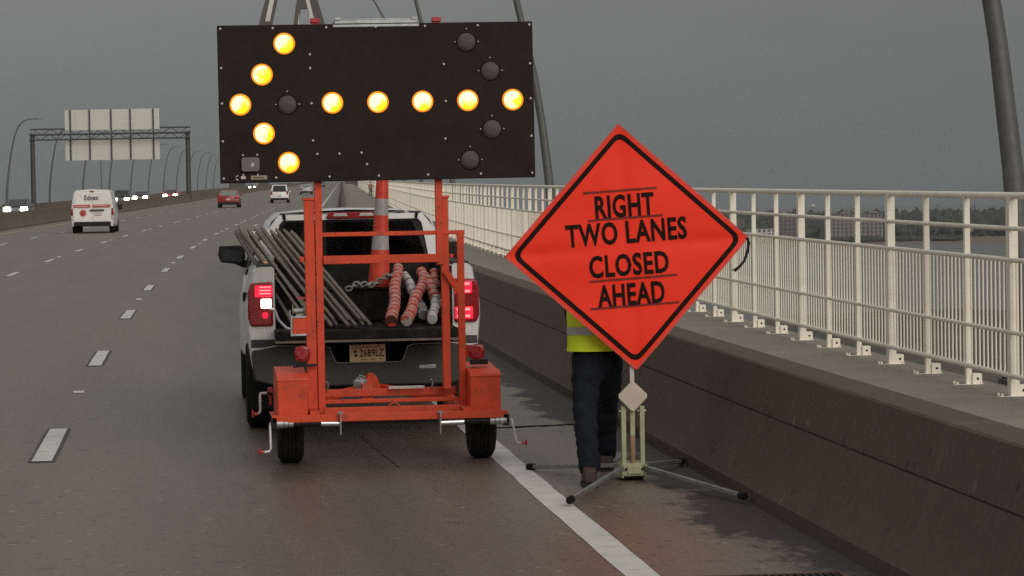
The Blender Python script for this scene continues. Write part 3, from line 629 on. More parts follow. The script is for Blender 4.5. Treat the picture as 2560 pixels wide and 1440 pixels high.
# ------------------------------------------------------------------ white van
def van():
    r = empty('van', on_road(-6.75, 130.2), heading(130)+.015, 'white delivery van with red stripes and purple lettering on its rear doors', 'van')
    w, Lg, H = .92, 4.6, 1.92
    secs = []
    prof = lambda k: [(-w*.97*k,.30),(-w*k,.55),(-w*1.0*k,1.05),(-w*.95*k,1.40),(-w*.86*k,1.78),(-w*.76*k,1.88),(0,1.92),(w*.76*k,1.88),(w*.86*k,1.78),(w*.95*k,1.40),(w*1.0*k,1.05),(w*k,.55),(w*.97*k,.30)]
    def sec(y, k, dz): return [(x, y+max(0, (z-1.0))*.10 if y < 1 else y, .3+(z-.3)*dz) for x, z in prof(k)]
    q = MB(); q.loft([sec(.02,.94,.985), sec(0.06,.985,.995), sec(.2,1,1), sec(3.0,1,1), sec(3.3,.99,.97), sec(3.75,.95,.62), sec(4.4,.9,.5), sec(4.6,.8,.35)]); q.build('body', m_white, r, smooth=28)
    for sx in (-1, 1):
        q = MB(); q.ext([(.02*sx,.50),(.80*sx,.50),(.83*sx,1.02),(.78*sx,1.40),(.68*sx,1.74),(.02*sx,1.78)], 'y', -.015, .01)
        q.v = [(x, y+max(0,(z-1.0))*.10, z) for x, y, z in q.v]; d = q.build('rear_door', m_white, r, bevel=.012, smooth=30)
        q = MB(); q.box(min(sx*.83,sx*.915),max(sx*.83,sx*.915),-.02,.12,.78,1.08); q.build('tail_light', m_redlens, r, bevel=.02)
        q = MB(); q.box(min(sx*.83,sx*.92),max(sx*.83,sx*.92),-.015,.10,.60,.76); q.build('corner_lamp', m_clear, r, bevel=.02)
        for y in (.8, 3.7): t = inst('wheel', TYM, r, (sx*.80, y, .33)); inst('rim', RMM, t)
        q = MB(); q.box(min(sx*.93,sx*1.12),max(sx*.93,sx*1.12),3.25,3.35,1.0,1.25); q.build('mirror', m_blackp, r, bevel=.03)
        q = MB(); slab(q, [(sx*.915,2.6,1.12),(sx*.915,3.25,1.12),(sx*.83,3.1,1.66),(sx*.83,2.6,1.66)], .02); q.build('side_window', m_glassdark, r, smooth=0)
    q = MB(); q.box(-.80,.80,-.07,.10,.30,.49); q.build('bumper', m_blackp, r, bevel=.03)
    q = MB(); q.box(-.085,.085,.06,.11,1.80,1.85); q.build('brake_light', m_redlens, r)
    q = MB(); q.box(-.80,-.07,-.024,-.017,1.12,1.245); q.box(.02,.80,-.024,-.017,1.12,1.245); o = q.build('stripe', m_vanred, r)
    q = MB(); q.box(.1,.6,-.028,-.025,1.19,1.205); q.box(-.7,-.2,-.028,-.025,1.16,1.175); q.build('stripe_lettering', m_white, o)
    t = text_mb('Ednex', .22, .62, .03); t.v = [(x-.02, -.02+max(0,(z+1.55-1.0))*.10-.004, z+1.55) for x, y, z in t.v]; t.build('lettering', m_vanink, r, smooth=0)
    q = MB(); q.lathe([(.15,-.022),(.15,-.016)], (-.40,0,.88), 'y', 20); o = q.build('round_badge', m_vanred, r)
    q = MB(); q.lathe([(.07,-.027),(.07,-.023)], (-.40,0,.86), 'y', 14); q.build('badge_centre', mat('dark red badge', (.25,.02,.05), .5), o)
    q = MB(); q.box(-.10,.52,-.030,-.017,.955,1.035); q.build('green_strip', m_vangreen, r)
    q = MB(); q.box(.10,.42,-.03,-.017,.77,.92); q.build('number_plate', m_clear, r)
van()

# ------------------------------------------------------------------ white pickup truck
TX, TYY = 1.572, 25.18
truck = empty('pickup_truck', RP(TX, TYY, 0), -.012, 'white pickup truck with lit tail lights and lowered tailgate, hitched to the trailer', 'pickup truck')
def bedside(sx):
    arch_c, arch_r = (1.28, .38), .47
    q = MB(); secs = []
    ys = [.0,.05,.12,.4,.7,.80,.85,.92,1.0,1.1,1.2,1.28,1.36,1.46,1.56,1.64,1.71,1.76,1.82,1.98]
    for y in ys:
        zl = .60
        dy = abs(y-arch_c[0])
        if dy < arch_r: zl = max(zl, arch_c[1]+math.sqrt(arch_r**2-dy*dy))
        k = .998 if y > .06 else (.993 if y > .01 else .978)
        out = [(.955,zl),(.985*k,max(zl,.80)+.001),(1.005*k,max(zl,1.02)+.002),(1.0*k,1.16),(.965*k,1.30),(.945*k,1.42),(.905*k,1.462)]
        inn = [(.775,1.462),(.755,1.44),(.755,1.30),(.755,max(zl,.78))]
        secs.append([(sx*x, y, z) for x, z in out+inn])
    q.loft(secs); return q
for sx in (-1, 1):
    bs = bedside(sx).build('bed_side', m_white, truck, smooth=32)
    q = MB(); q.ext([(sx*.76,1.455),(sx*.905,1.455),(sx*.90,1.475),(sx*.77,1.475)], 'y', .02, 1.97); q.build('rail_cap', m_blackp, bs)
    # tail light: housing, upper red, reversing lamp, lower red
    tl = MB(); tl.ext([(sx*.772,.955),(sx*.96,.955),(sx*.985,1.02),(sx*.985,1.25),(sx*.96,1.325),(sx*.772,1.335)], 'y', -.028, .05)
    t = tl.build('tail_light', m_redlens, truck, bevel=.018)
    q = MB(); q.box(min(sx*.775,sx*.925),max(sx*.775,sx*.925),-.036,-.02,1.205,1.305); q.build('brake_lamp', m_redlit, t, bevel=.012)
    if sx < 0:
        q = MB(); q.box(-.875,-.785,-.04,-.02,1.11,1.19); q.build('reversing_lamp', m_whitelit, t, bevel=.012)
        q = MB(); q.lathe([(.028,-.036),(.028,-.02)], (-.84,0,1.05), 'y', 12); q.build('bulb', m_redlit, t)
        for z in (1.235,1.262,1.29):
            q = MB(); q.box(-.885,-.79,-.041,-.035,z-.006,z+.006); q.build('bulb_row', m_redhot, t)
    else:
        q = MB(); q.box(.775,.93,-.036,-.02,.985,1.09); q.build('brake_lamp', m_redlit, t, bevel=.012)
        for z in (1.222,1.285,1.01,1.068):
            q = MB(); q.box(.79,.905,-.041,-.035,z-.011,z+.011); q.build('bulb_row', m_redhot, t)
    q = MB(); q.ext([(.88,.46),(1.69,.46),(1.70,.50),(1.62,.72),(1.46,.85),(1.28,.89),(1.10,.85),(.94,.72),(.86,.50)], 'x', sx*.70, sx*.78); q.build('wheel_well', m_dark, truck)
    # seam and chrome edge of the corner
    q = MB(); q.box(min(sx*.755,sx*.963), max(sx*.755,sx*.963), -.006, .02, .775, .845); q.build('corner_trim', m_bumper, truck, bevel=.006)
def tyre(r, w, name_parent, loc, mesh=None):
    q = MB(); hw = w/2
    q.lathe([(r*.60,-hw*.9),(r*.86,-hw),(r*.96,-hw*.82),(r,-hw*.55),(r,-hw*.36),(r*.975,-hw*.33),(r*.975,-hw*.27),(r,-hw*.24),(r,-hw*.05),(r*.975,-hw*.03),(r*.975,hw*.03),(r,hw*.05),(r,hw*.24),(r*.975,hw*.27),(r*.975,hw*.33),(r,hw*.36),(r,hw*.55),(r*.96,hw*.82),(r*.86,hw),(r*.60,hw*.9)], (0,0,0), 'x', 40)
    o = q.build('wheel', m_rubber, name_parent, loc=loc, smooth=30)
    q = MB(); q.lathe([(.03,-hw*.5),(r*.55,-hw*.55),(r*.62,-hw*.88),(r*.62,hw*.88),(r*.55,hw*.55),(.03,hw*.5)], (0,0,0), 'x', 24); q.build('rim', m_rim, o)
    return o
for sx in (-1, 1):
    for y in (1.28, 4.95): tyre(.395, .27, truck, (sx*.86, y, .395))
    q = MB(); q.box(min(sx*.72,sx*.97), max(sx*.72,sx*.97), .80, .815, .20, .62); q.build('mud_flap', m_blackp, truck)
# bed
q = MB(); q.box(-.755,.755,.0,1.95,.885,.93); q.box(-.757,-.745,.0,1.95,.93,1.44); q.box(.745,.757,.0,1.95,.93,1.44); q.box(-.755,.755,1.93,1.96,.93,1.45)
for x in (-.62,-.45,-.28,-.11,.06,.23,.40,.57): q.box(x-.03,x+.03,.02,1.92,.93,.942)
for sx in (-1,1): q.ext([(.85,.93),(1.71,.93),(1.66,1.10),(1.54,1.17),(1.02,1.17),(.90,1.10)], 'x', sx*.745, sx*.57)
q.build('bed', m_liner, truck)
# lowered tailgate with its plastic lip
q = MB(); q.box(-.765,.765,-.52,-.005,.85,.935); tg = q.build('tailgate', m_liner, truck, bevel=.015)
q = MB(); q.box(-.77,.77,-.528,-.46,.832,.852); q.build('trim_strip', m_barsteel, tg)
# bumper with the number plate recess
poly = [(-.965,.70),(-.955,.752),(-.735,.790),(-.345,.782),(-.30,.762),(-.262,.655),(-.24,.632),(.30,.632),(.322,.655),(.36,.762),(.405,.782),(.735,.785),(.955,.752),(.965,.70),(.94,.50),(.72,.44),(-.72,.44),(-.94,.50)]
bp_ = MB(); bp_.ext(poly, 'y', -.10, .12); bmp = bp_.build('bumper', m_bumper, truck, bevel=.014)
edge = MB(); edge.tube([(x,-.098,z+.004) for x, z in poly[1:13]], .0065, 6); edge.build('bright_edge', m_galv, bmp)
q = MB(); q.box(-.29,.35,.03,.05,.62,.79); q.build('recess', m_dark, bmp)
q = MB(); q.box(.45,.60,-.104,-.09,.57,.61); q.build('dent', m_galv, bmp, bevel=.01)
q = MB(); q.box(-.5,.5,.0,.15,.40,.45); q.box(-.05,.05,-.16,.3,.40,.47); q.build('hitch_receiver', m_blackp, truck)
q = MB(); q.box(-.70,.70,.15,.9,.45,.88); q.build('chassis', m_dark, truck)
pl = MB(); pl.box(-.153,.153,0,.006,0,.152); pl = pl.build('number_plate', m_plate, truck, bevel=.004, loc=(.02,-.085,.637)); pl.rotation_euler = (0, R(-1.0), 0)
t = shift(text_mb('2689LZ', .066, .205, .018), (.037,-.0022,.078)); t.build('plate_number', m_plateink, pl, smooth=0)
q = MB()
for x, z, a, b in ((-.105,.092,.013,.012),(-.10,.060,.014,.014)): q.lathe([(a,-.002),(a*.9,-.001)], (x,0,z), 'y', 10)
for x0, x1, z in ((-.13,-.085,.118),(-.055,-.005,.022),(.02,.065,.024),(.10,.125,.026)): q.box(x0,x1,-.002,-.001,z-.003,z+.003)
for x in (-.09,.095): q.lathe([(.007,-.003),(.007,-.001)], (x,0,.138), 'y', 8)
q.build('plate_print', m_plateink, pl)
q = MB()
for i in range(9): q.box(-.066+.017*i,-.056+.017*i,-.0018,-.001,.122,.134)
q.build('plate_heading', mat('faded orange plate print', (.50,.20,.08), .5), pl)

# cab: shell with real openings, seats inside
def cabring(y, k=1.0, top=1.945, lift=0):
    half = [(.985,.60),(1.005,1.08),(.97,1.30),(.905,1.46),(.825,1.66),(.745,1.83),(.66,1.905),(.40,top-.012),(0,top)]
    return [(x*k*(1 if x < .95 else 1), y + max(0, (z-1.30))*lift, z) for x, z in half] + [(-x*k, y + max(0, (z-1.30))*lift, z) for x, z in half[-2::-1]]
q = MB(); q.loft([cabring(2.0, .975, 1.93, .12), cabring(2.04, 1, 1.945, .12), cabring(3.9, 1, 1.945), cabring(4.3, .985, 1.90, -.55)], caps=False)
# rear wall of the cab with the window opening
win = [(.70,1.415),(.715,1.47),(.655,1.80),(.62,1.838),(-.62,1.838),(-.655,1.80),(-.715,1.47),(-.70,1.415)]
outr = [(.965,.60),(.965,1.30),(.79,1.72),(.66,1.888),(-.66,1.888),(-.79,1.72),(-.965,1.30),(-.965,.60)]
def yb(z): return 2.005 + max(0, z-1.30)*.12
q.loft([[(x, yb(z)-.004, z) for x, z in outr], [(x, yb(z)-.004, z) for x, z in win], [(x, yb(z)+.05, z) for x, z in win]], caps=False)
cab = q.build('cab', m_white, truck, smooth=35)
for sx in (-1,1):
    q = MB(); q.ext([(sx*.60,1.895),(sx*.625,1.893),(sx*.617,1.843),(sx*.592,1.843)], 'y', 2.055, 2.08); q.build('roof_seam', m_dark, cab)
    q = MB(); q.ext([(2.35,1.34),(4.05,1.34),(3.75,1.80),(2.45,1.80)], 'x', sx*.86, sx*.875); q.v = [(x + (-sx*(z-1.34)*.28 + sx*.10), y, z) for x, y, z in q.v]; q.build('side_window', m_glassdark, cab)
m_tint = bpy.data.materials.new('dark tinted window'); m_tint.use_nodes = True
_nt = m_tint.node_tree; _N = _nt.nodes; _N.clear(); _o = _N.new('ShaderNodeOutputMaterial'); _tr = _N.new('ShaderNodeBsdfTransparent'); _tr.inputs[0].default_value = (.42,.42,.42,1)
_gl = _N.new('ShaderNodeBsdfGlossy'); _gl.inputs['Roughness'].default_value = .05; _gl.inputs['Color'].default_value = (.8,.8,.8,1)
_fr = _N.new('ShaderNodeFresnel'); _fr.inputs[0].default_value = 1.35; _mx = _N.new('ShaderNodeMixShader')
_nt.links.new(_fr.outputs[0], _mx.inputs[0]); _nt.links.new(_tr.outputs[0], _mx.inputs[1]); _nt.links.new(_gl.outputs[0], _mx.inputs[2]); _nt.links.new(_mx.outputs[0], _o.inputs[0])
q = MB(); q.loft([[(x, yb(z)+.03, z) for x, z in win], [(x, yb(z)+.036, z) for x, z in win]]); rw = q.build('rear_window', m_tint, cab, smooth=0)
q = MB(); q.loft([[(x, yb(z)+.012, z) for x, z in win], [(x*.955, yb(z)+.012, (z-1.63)*.90+1.63) for x, z in win]], caps=False); q.build('window_frame', m_blackp, cab, smooth=0)
for x in (-.24,.24): q = MB(); q.box(x-.012,x+.012,2.05,2.065,1.43,1.83); q.build('window_divider', m_blackp, rw)
q = MB(); q.loft([cabring(4.31, .93, 1.86, -.55)[3:-3], cabring(4.32, .93, 1.86, -.55)[3:-3]]); q.build('windscreen', m_tint, cab, smooth=0)
q = MB(); q.box(-.90,.90,2.05,4.4,.70,.80); q.box(-.90,.90,4.1,4.6,.80,1.33); q.box(-.91,-.89,2.06,4.2,.8,1.36); q.box(.89,.91,2.06,4.2,.8,1.36); q.box(-.62,.62,2.2,3.9,1.84,1.87); q.build('cab_lining', m_dark, cab)
for x in (-.42,.42):
    for y in (2.3,3.2):
        q = MB(); q.ext([(x-.26,.9),(x+.26,.9),(x+.25,1.40),(x+.2,1.46),(x-.2,1.46),(x-.25,1.40)], 'y', y, y+.14); q.ext([(x-.12,1.49),(x+.12,1.49),(x+.11,1.63),(x-.11,1.63)], 'y', y+.02, y+.10); q.box(x-.26,x+.26,y+.1,y+.6,.8,1.0); q.build('seat', m_seat, truck, bevel=.02)
# third brake light on the roof edge
q = MB(); q.ext([(-.245,1.862),(-.215,1.906),(.215,1.906),(.245,1.862),(.225,1.848),(-.225,1.848)], 'y', 2.035, 2.09); bl = q.build('high_brake_light', m_redlens, cab, bevel=.006, loc=(.02,0,0))
for x in (-.115,.125): q = MB(); q.ext([(x-.07,1.868),(x-.055,1.895),(x+.055,1.895),(x+.07,1.868)], 'y', 2.027, 2.04); q.build('cargo_lamp', m_clear, bl, bevel=.004)
# front end
q = MB(); q.loft([[(-.99,4.2,.5),(.99,4.2,.5),(.99,4.2,1.05),(.90,4.2,1.30),(-.90,4.2,1.30),(-.99,4.2,1.05)], [(-1.0,5.2,.5),(1.0,5.2,.5),(1.0,5.2,1.0),(.86,5.2,1.20),(-.86,5.2,1.20),(-1.0,5.2,1.0)], [(-.93,5.75,.5),(.93,5.75,.5),(.93,5.75,.95),(.82,5.75,1.10),(-.82,5.75,1.10),(-.93,5.75,.95)]]); q.build('bonnet', m_white, truck, bevel=.03)
q = MB(); q.box(-.96,.96,5.7,5.88,.42,.66); q.build('front_bumper', m_bumper, truck, bevel=.03)
for sx in (-1,1):
    q = MB(); c_ = -1.075 if sx < 0 else 1.06; q.loft([[(c_-.115,3.80,1.43),(c_+.10,3.80,1.40),(c_+.13,3.80,1.47),(c_+.125,3.80,1.57),(c_+.08,3.80,1.595),(c_-.13,3.80,1.59),(c_-.14,3.80,1.50)] , [(c_-.10,3.95,1.45),(c_+.07,3.95,1.43),(c_+.09,3.95,1.48),(c_+.085,3.95,1.55),(c_+.06,3.95,1.57),(c_-.09,3.95,1.565),(c_-.10,3.95,1.50)]])
    mr = q.build('mirror', m_blackp, truck, bevel=.012); q = MB(); q.ext([(c_-.09,1.45),(c_+.085,1.43),(c_+.105,1.54),(c_-.10,1.56)], 'y', 3.79, 3.799); q.build('mirror_glass', m_glassdark, mr)
    q = MB(); q.beam((sx*1.02,3.86,1.44),(sx*.86,3.9,1.36),.08,.07); q.build('mirror_arm', m_blackp, mr)
# marker on left bed side
q = MB(); q.box(-1.02,-.975,.6,.66,1.15,1.23); q.build('fuel_flap_knob', m_blackp, truck, bevel=.01)

# ------------------------------------------------------------------ load in the truck bed (separate things)
def TP(x, y, z):                                                 # truck coordinates to world
    a = -.012; p = RP(TX, TYY, 0); return Vector((p[0]+x*math.cos(a)-y*math.sin(a), p[1]+x*math.sin(a)+y*math.cos(a), p[2]+z))
q = MB(); q.box(-.74,.74,0,.5,0,.27); q.box(-.745,.745,-.01,.51,.27,.295)
for x in (-.4,.4): q.box(x-.05,x+.05,-.02,0,.19,.25)
o = q.build('toolbox', m_liner, None, bevel=.012); o.location = TP(0,1.0,.944); o.rotation_euler = (0,0,-.03); tag(o, 'low black storage box lying across the truck bed under the striped tube', 'storage box')
rnd = random.Random(11)
NB = 17; tops = []; bots = []
for i in range(NB):
    f = i/(NB-1)
    tops.append((-1.05+.54*f+rnd.uniform(-.012,.012), 1.82+rnd.uniform(-.08,.06), 1.725+.05*(i % 2)-.06*f*f+rnd.uniform(-.012,.018)))
    bots.append((-.58+.60*f**.8+rnd.uniform(-.02,.02), -.34-.10*f+rnd.uniform(-.08,.10), .965+.045*(i % 2)+rnd.uniform(0,.012)))
bots[0] = (-.62,-.12,1.0)
for i, (t_, b_) in enumerate(zip(tops, bots)):
    a = TP(*b_); c = TP(*t_); L_ = (c-a).length; w_ = rnd.choice([.024,.027,.031]); 
    q = MB(); q.beam((0,0,0),(0,0,L_),w_,w_*.75,0,(0,1,0)); q.beam((0,0,L_*.62),(0,0,L_*.97),w_+.008,w_*.75+.008,0,(0,1,0))
    q.tube([(-w_*.8,0,L_*.985),(w_*.8,0,L_*.985)], .008, 6); q.box(-w_*.3,w_*.3,-w_*.5,w_*.5,L_,L_+.02)
    if i == 0:
        pass
    o = q.build('steel_bar', m_barsteel, None, bevel=.003); o.location = a; o.rotation_euler = (c-a).to_track_quat('Z','Y').to_euler()
    if i == 1:
        z = MB(); z.beam((0,0,L_*.46),(0,0,L_*.60),w_+.012,w_*.75+.012,0,(0,1,0)); z.build('tape_wrap', m_tape, o)
        tag(o, 'grey steel bar wrapped with a band of orange tape, lying across the truck bed', 'steel bar', 'steel bars leaning out of the truck bed')
    elif i == 0: tag(o, 'outermost grey steel bar, lowest on the left of the bundle in the truck bed', 'steel bar', 'steel bars leaning out of the truck bed')
    elif i == NB-1: tag(o, 'rightmost grey steel bar of the bundle in the truck bed', 'steel bar', 'steel bars leaning out of the truck bed')
    else: tag(o, f'{words[i]} grey steel bar from the left in the bundle leaning out of the truck bed', 'steel bar', 'steel bars leaning out of the truck bed')

# striped channelizer tube standing on the box
def striped(name, a, bnd, cols, m_rough=.5):
    m = bpy.data.materials.new(name); m.use_nodes = True; nt = m.node_tree; N = nt.nodes; b = N['Principled BSDF']; b.inputs['Roughness'].default_value = m_rough
    tc = N.new('ShaderNodeTexCoord'); sx = N.new('ShaderNodeSeparateXYZ'); nt.links.new(tc.outputs['Object'], sx.inputs[0])
    mr = N.new('ShaderNodeMapRange'); mr.inputs[1].default_value = a; mr.inputs[2].default_value = bnd; nt.links.new(sx.outputs['Z'], mr.inputs[0])
    rp = N.new('ShaderNodeValToRGB'); rp.color_ramp.interpolation = 'CONSTANT'; e = rp.color_ramp.elements
    e[0].position = 0; e[0].color = cols[0][1]+(1,); e[1].position = cols[1][0]; e[1].color = cols[1][1]+(1,)
    for p_, c_ in cols[2:]: k_ = e.new(p_); k_.color = c_+(1,)
    no = N.new('ShaderNodeTexNoise'); no.inputs['Scale'].default_value = 14; no.inputs['Detail'].default_value = 5; nt.links.new(tc.outputs['Object'], no.inputs['Vector'])
    m2 = N.new('ShaderNodeMapRange'); m2.inputs[1].default_value = .35; m2.inputs[2].default_value = .65; m2.inputs[3].default_value = .82; m2.inputs[4].default_value = 1.05; nt.links.new(no.outputs[0], m2.inputs[0])
    vm = N.new('ShaderNodeVectorMath'); vm.operation = 'SCALE'; nt.links.new(rp.outputs[0], vm.inputs[0]); nt.links.new(m2.outputs[0], vm.inputs['Scale']); nt.links.new(vm.outputs[0], b.inputs['Base Color']); nt.links.new(mr.outputs[0], rp.inputs[0])
    return m
ORG = (.70,.060,.028); PALE = (.40,.37,.36)
q = MB(); q.lathe([(.112,0),(.112,.03),(.100,.035),(.098,.06),(.084,.25),(.071,.45),(.062,.70),(.054,.95),(.047,1.15),(.04,1.38),(.02,1.40)], (0,0,0), 'z', 24)
q.lathe([(.024,1.40),(.024,1.46)], (0,0,0), 'z', 10)
cone = q.build('channelizer_cone', striped('orange and white bands', 0, 1.40, [(0,ORG),(.232,PALE),(.336,ORG),(.450,PALE),(.557,ORG),(.679,PALE),(.79,ORG)]), None, smooth=40)
cone.location = TP(.195,1.10,1.242); cone.rotation_euler = (0, R(2.9), 0)
tag(cone, 'tall tapered orange tube with pale bands standing in the truck bed', 'traffic cone')
# chain looped round its foot
ch = empty('tow_chain', TP(.16,.96,1.27), -.03, 'grey link chain draped round the foot of the striped orange tube', 'chain')
def torus(R1, r, n=12, k=6, sq=1.5):
    q = MB(); secs = []
    for i in range(n):
        a = 2*math.pi*i/n; cx, cz = math.cos(a)*R1*sq, math.sin(a)*R1; d = (math.cos(a), 0, math.sin(a))
        secs.append([(cx+d[0]*r*math.cos(2*math.pi*j/k), r*math.sin(2*math.pi*j/k), cz+d[2]*r*math.cos(2*math.pi*j/k)) for j in range(k)])
    secs.append(secs[0]); q.loft(secs, caps=False); return q
lm = torus(.020, .009).mesh('link', m_chain, 60)
for i in range(13):
    t_ = i/12; x = -.24+.40*t_; z = -.035+.10*t_+.02*math.sin(t_*9); y = -.03+.02*math.sin(i)
    inst('link', lm, ch, (x, y, z), (R(90) if i % 2 else 0, -.22, 0))
q = MB(); q.tube([(.16,0,.065),(.20,-.01,.085),(.21,-.01,.06)], .012, 8); q.build('hook', m_clear, ch)

# rolled-up roll-up signs
def roll_mat(name, seed, white):
    m = bpy.data.materials.new(name); m.use_nodes = True; nt = m.node_tree; N = nt.nodes; b = N['Principled BSDF']; b.inputs['Roughness'].default_value = .55
    tc = N.new('ShaderNodeTexCoord'); wv = N.new('ShaderNodeTexWave'); wv.bands_direction = 'Z'; rp_const = True; wv.inputs['Scale'].default_value = 2.7; wv.inputs['Distortion'].default_value = 1.6; wv.inputs['Detail'].default_value = 3; wv.inputs['Detail Scale'].default_value = 2.2; wv.inputs['Phase Offset'].default_value = seed
    nt.links.new(tc.outputs['Object'], wv.inputs['Vector']); rp = N.new('ShaderNodeValToRGB'); rp.color_ramp.interpolation = 'CONSTANT'; e = rp.color_ramp.elements; e[0].position = .0; e[0].color = (.10,.025,.02,1); e[1].position = .05; e[1].color = ((.62,.065,.032,1) if not white else (.50,.48,.45,1))  # thin dark bands paint the shadow lines of the folds into the cloth
    k = e.new(.50 if not white else .8); k.color = (.46,.41,.37,1); k = e.new(.86); k.color = (.58,.12,.07,1) if not white else (.5,.47,.45,1)
    nt.links.new(wv.outputs['Fac'], rp.inputs[0]); nt.links.new(rp.outputs[0], b.inputs['Base Color']); return m
rms = [roll_mat('rolled orange sign cloth a', .3, False), roll_mat('rolled sign back cloth', 2.0, True), roll_mat('rolled orange sign cloth b', 4.1, False)]
def rolled(a, b_, r, m, label, seed):
    a = TP(*a); c = TP(*b_); L_ = (c-a).length; rr = random.Random(seed); q = MB(); secs = []; n = 12; K = 44
    K = 64; n = 14
    for i in range(K+1):
        z = L_*i/K; base = r*(1-.12*i/K); ox, oy = .006*math.sin(i*.17+seed), .006*math.cos(i*.15); ring_ = []
        for j in range(n):
            th = 2*math.pi*j/n; ph = (z*13 + th/(2*math.pi) + seed*.37 + .12*math.sin(3*th+seed)) % 1.0
            rr2 = base*(.90 + .16*ph + .03*math.sin(2*th+i*.2)); ring_.append((ox+rr2*math.cos(th), oy+rr2*math.sin(th), z))
        secs.append(ring_)
    q.loft(secs); o = q.build('rolled_sign', m, None, smooth=30); o.location = a; o.rotation_euler = (c-a).to_track_quat('Z','Y').to_euler()
    return tag(o, label, 'rolled sign', 'rolled-up cloth signs in the truck bed')
rolled((.215,-.36,.985),(.37,1.18,1.41), .052, rms[0], 'long upright orange and white rolled sign, leftmost of the rolls in the truck bed', 1)
rolled((.55,.45,1.0),(.43,1.18,1.34), .047, rms[1], 'pale whitish rolled sign just right of the long leftmost roll', 2)
rolled((.335,-.36,.99),(.60,1.0,1.32), .050, rms[2], 'orange rolled sign leaning to the right across the pale roll', 3)
rolled((.70,.25,1.03),(.585,1.18,1.37), .055, rms[0], 'thick orange rolled sign leaning left under the right uprights', 4)
rolled((.56,-.22,.99),(.66,.5,1.15), .042, rms[1], 'short pale roll low in the middle of the rolled signs', 5)
rolled((.71,.75,1.0),(.70,1.3,1.36), .048, rms[2], 'roll half hidden behind the right orange uprights', 6)

# ------------------------------------------------------------------ arrow board trailer
tr = empty('arrow_board_trailer', RP(1.570, 22.9, 0), 0, 'orange arrow board trailer showing a lit yellow left arrow, hitched behind the white truck', 'arrow trailer')
def part(q, name, m=None, bevel=.004, par=None): return q.build(name, m or m_orange, par or tr, bevel=bevel)
# uprights
q = MB(); q.box(-.580,-.502,-.03,.05,.375,2.05); q.box(-.59,-.49,-.04,.06,2.035,2.055); part(q, 'mast_sleeve')
q = MB(); q.box(-.498,-.442,-.045,.015,.375,3.42); part(q, 'mast_post')
q = MB(); q.box(.476,.536,-.03,.05,.555,2.05); q.box(.466,.546,-.04,.06,2.035,2.055); part(q, 'mast_sleeve')
q = MB(); q.box(.437,.492,-.045,.015,1.52,3.42); part(q, 'mast_post')
q = MB(); q.box(.598,.652,-.06,-.01,.405,1.765); part(q, 'side_post')
q = MB(); q.box(-.46,.66,-.035,-.010,1.752,1.785); part(q, 'top_bar', bevel=.003)
q = MB(); q.box(-.44,.455,-.07,-.048,1.54,1.605); part(q, 'cross_bar')
q = MB(); q.beam((.50,-.055,1.475),(.615,-.04,1.30),.05,.035,0,(0,1,0)); part(q, 'brace')
q = MB(); q.box(-.62,-.585,-.02,.03,1.56,1.60); q.box(.54,.575,-.02,.03,1.57,1.60); part(q, 'stub')
for x in (-.47,.47): q = MB(); q.box(x-.035,x+.035,-.06,.03,3.40,3.435); part(q, 'end_cap', m_redplast)
q = MB(); q.box(-.645,-.585,-.03,.0,1.275,1.29); part(q, 'pin', m_redplast, .002)
# winch with its box and handle
q = MB(); q.box(-.685,-.58,-.06,.06,1.0,1.135); wb_ = part(q, 'winch_box')
q = MB(); q.box(-.70,-.688,-.07,.065,.99,1.15); q.box(-.70,-.58,-.066,-.062,.992,1.008); q.box(-.70,-.58,-.066,-.062,1.13,1.145); part(q, 'plate_edge', m_galv, .002, wb_)
q = MB(); q.lathe([(.045,-.05),(.05,-.045),(.02,-.04),(.02,.04),(.05,.045),(.045,.05)], (-.635,0,1.185), 'x', 14); q.box(-.66,-.61,-.04,.04,1.135,1.16); q.box(-.71,-.70,-.04,.03,1.12,1.19); part(q, 'winch_drum', m_chain, .002, wb_)
q = MB(); q.tube([(-.70,-.05,1.045),(-.735,-.06,1.055),(-.795,-.075,1.12),(-.825,-.08,1.20)], .011, 8); q.tube([(-.825,-.08,1.20),(-.86,-.08,1.205)], .015, 8); part(q, 'winch_handle', m_galv, 0, wb_)
# frame
q = MB(); q.box(-.46,.595,.18,.23,.495,.555); part(q, 'frame_beam')
q = MB(); q.box(-.46,.595,.02,.07,.455,.485); part(q, 'frame_beam')
q = MB(); q.box(-.46,.595,-.20,-.15,.385,.440); part(q, 'frame_beam')
for x in (-.545,.625): q = MB(); q.box(x-.035,x+.035,-.40,1.2,.36,.43); part(q, 'side_rail')
q = MB(); q.box(-.87,.925,-.46,-.40,.352,.408); q.box(-.86,-.59,-.40,.5,.362,.376); q.box(.64,.92,-.40,.5,.362,.376); part(q, 'rear_beam')
q = MB(); q.tube([(.03,-.21,.445),(.075,-.215,.475),(.12,-.21,.445)], .007, 6); part(q, 'handle', None, 0)
q = MB(); q.beam((-.10,.2,.49),(.0,1.75,.50),.09,.075); q.beam((-.52,.9,.42),(.0,1.5,.49),.06,.06); q.beam((.6,.9,.42),(.02,1.5,.49),.06,.06); part(q, 'tongue')
q = MB(); q.ext([(-.055,.47),(.09,.47),(.055,.575),(.03,.60),(-.01,.60),(-.03,.57)], 'y', 1.35, 1.55); part(q, 'tongue_jack_base')
q = MB(); q.lathe([(.05,-.03),(.06,0),(.06,.05),(.03,.08)], (-.085,1.3,.50), 'z', 14); q.tube([(-.12,1.28,.55),(-.09,1.25,.60),(-.05,1.28,.58)], .009, 6); part(q, 'coupler', m_galv, 0)
q = MB(); q.box(.06,.34,.12,.14,.553,.575); part(q, 'maker_plate', m_clear, .002)
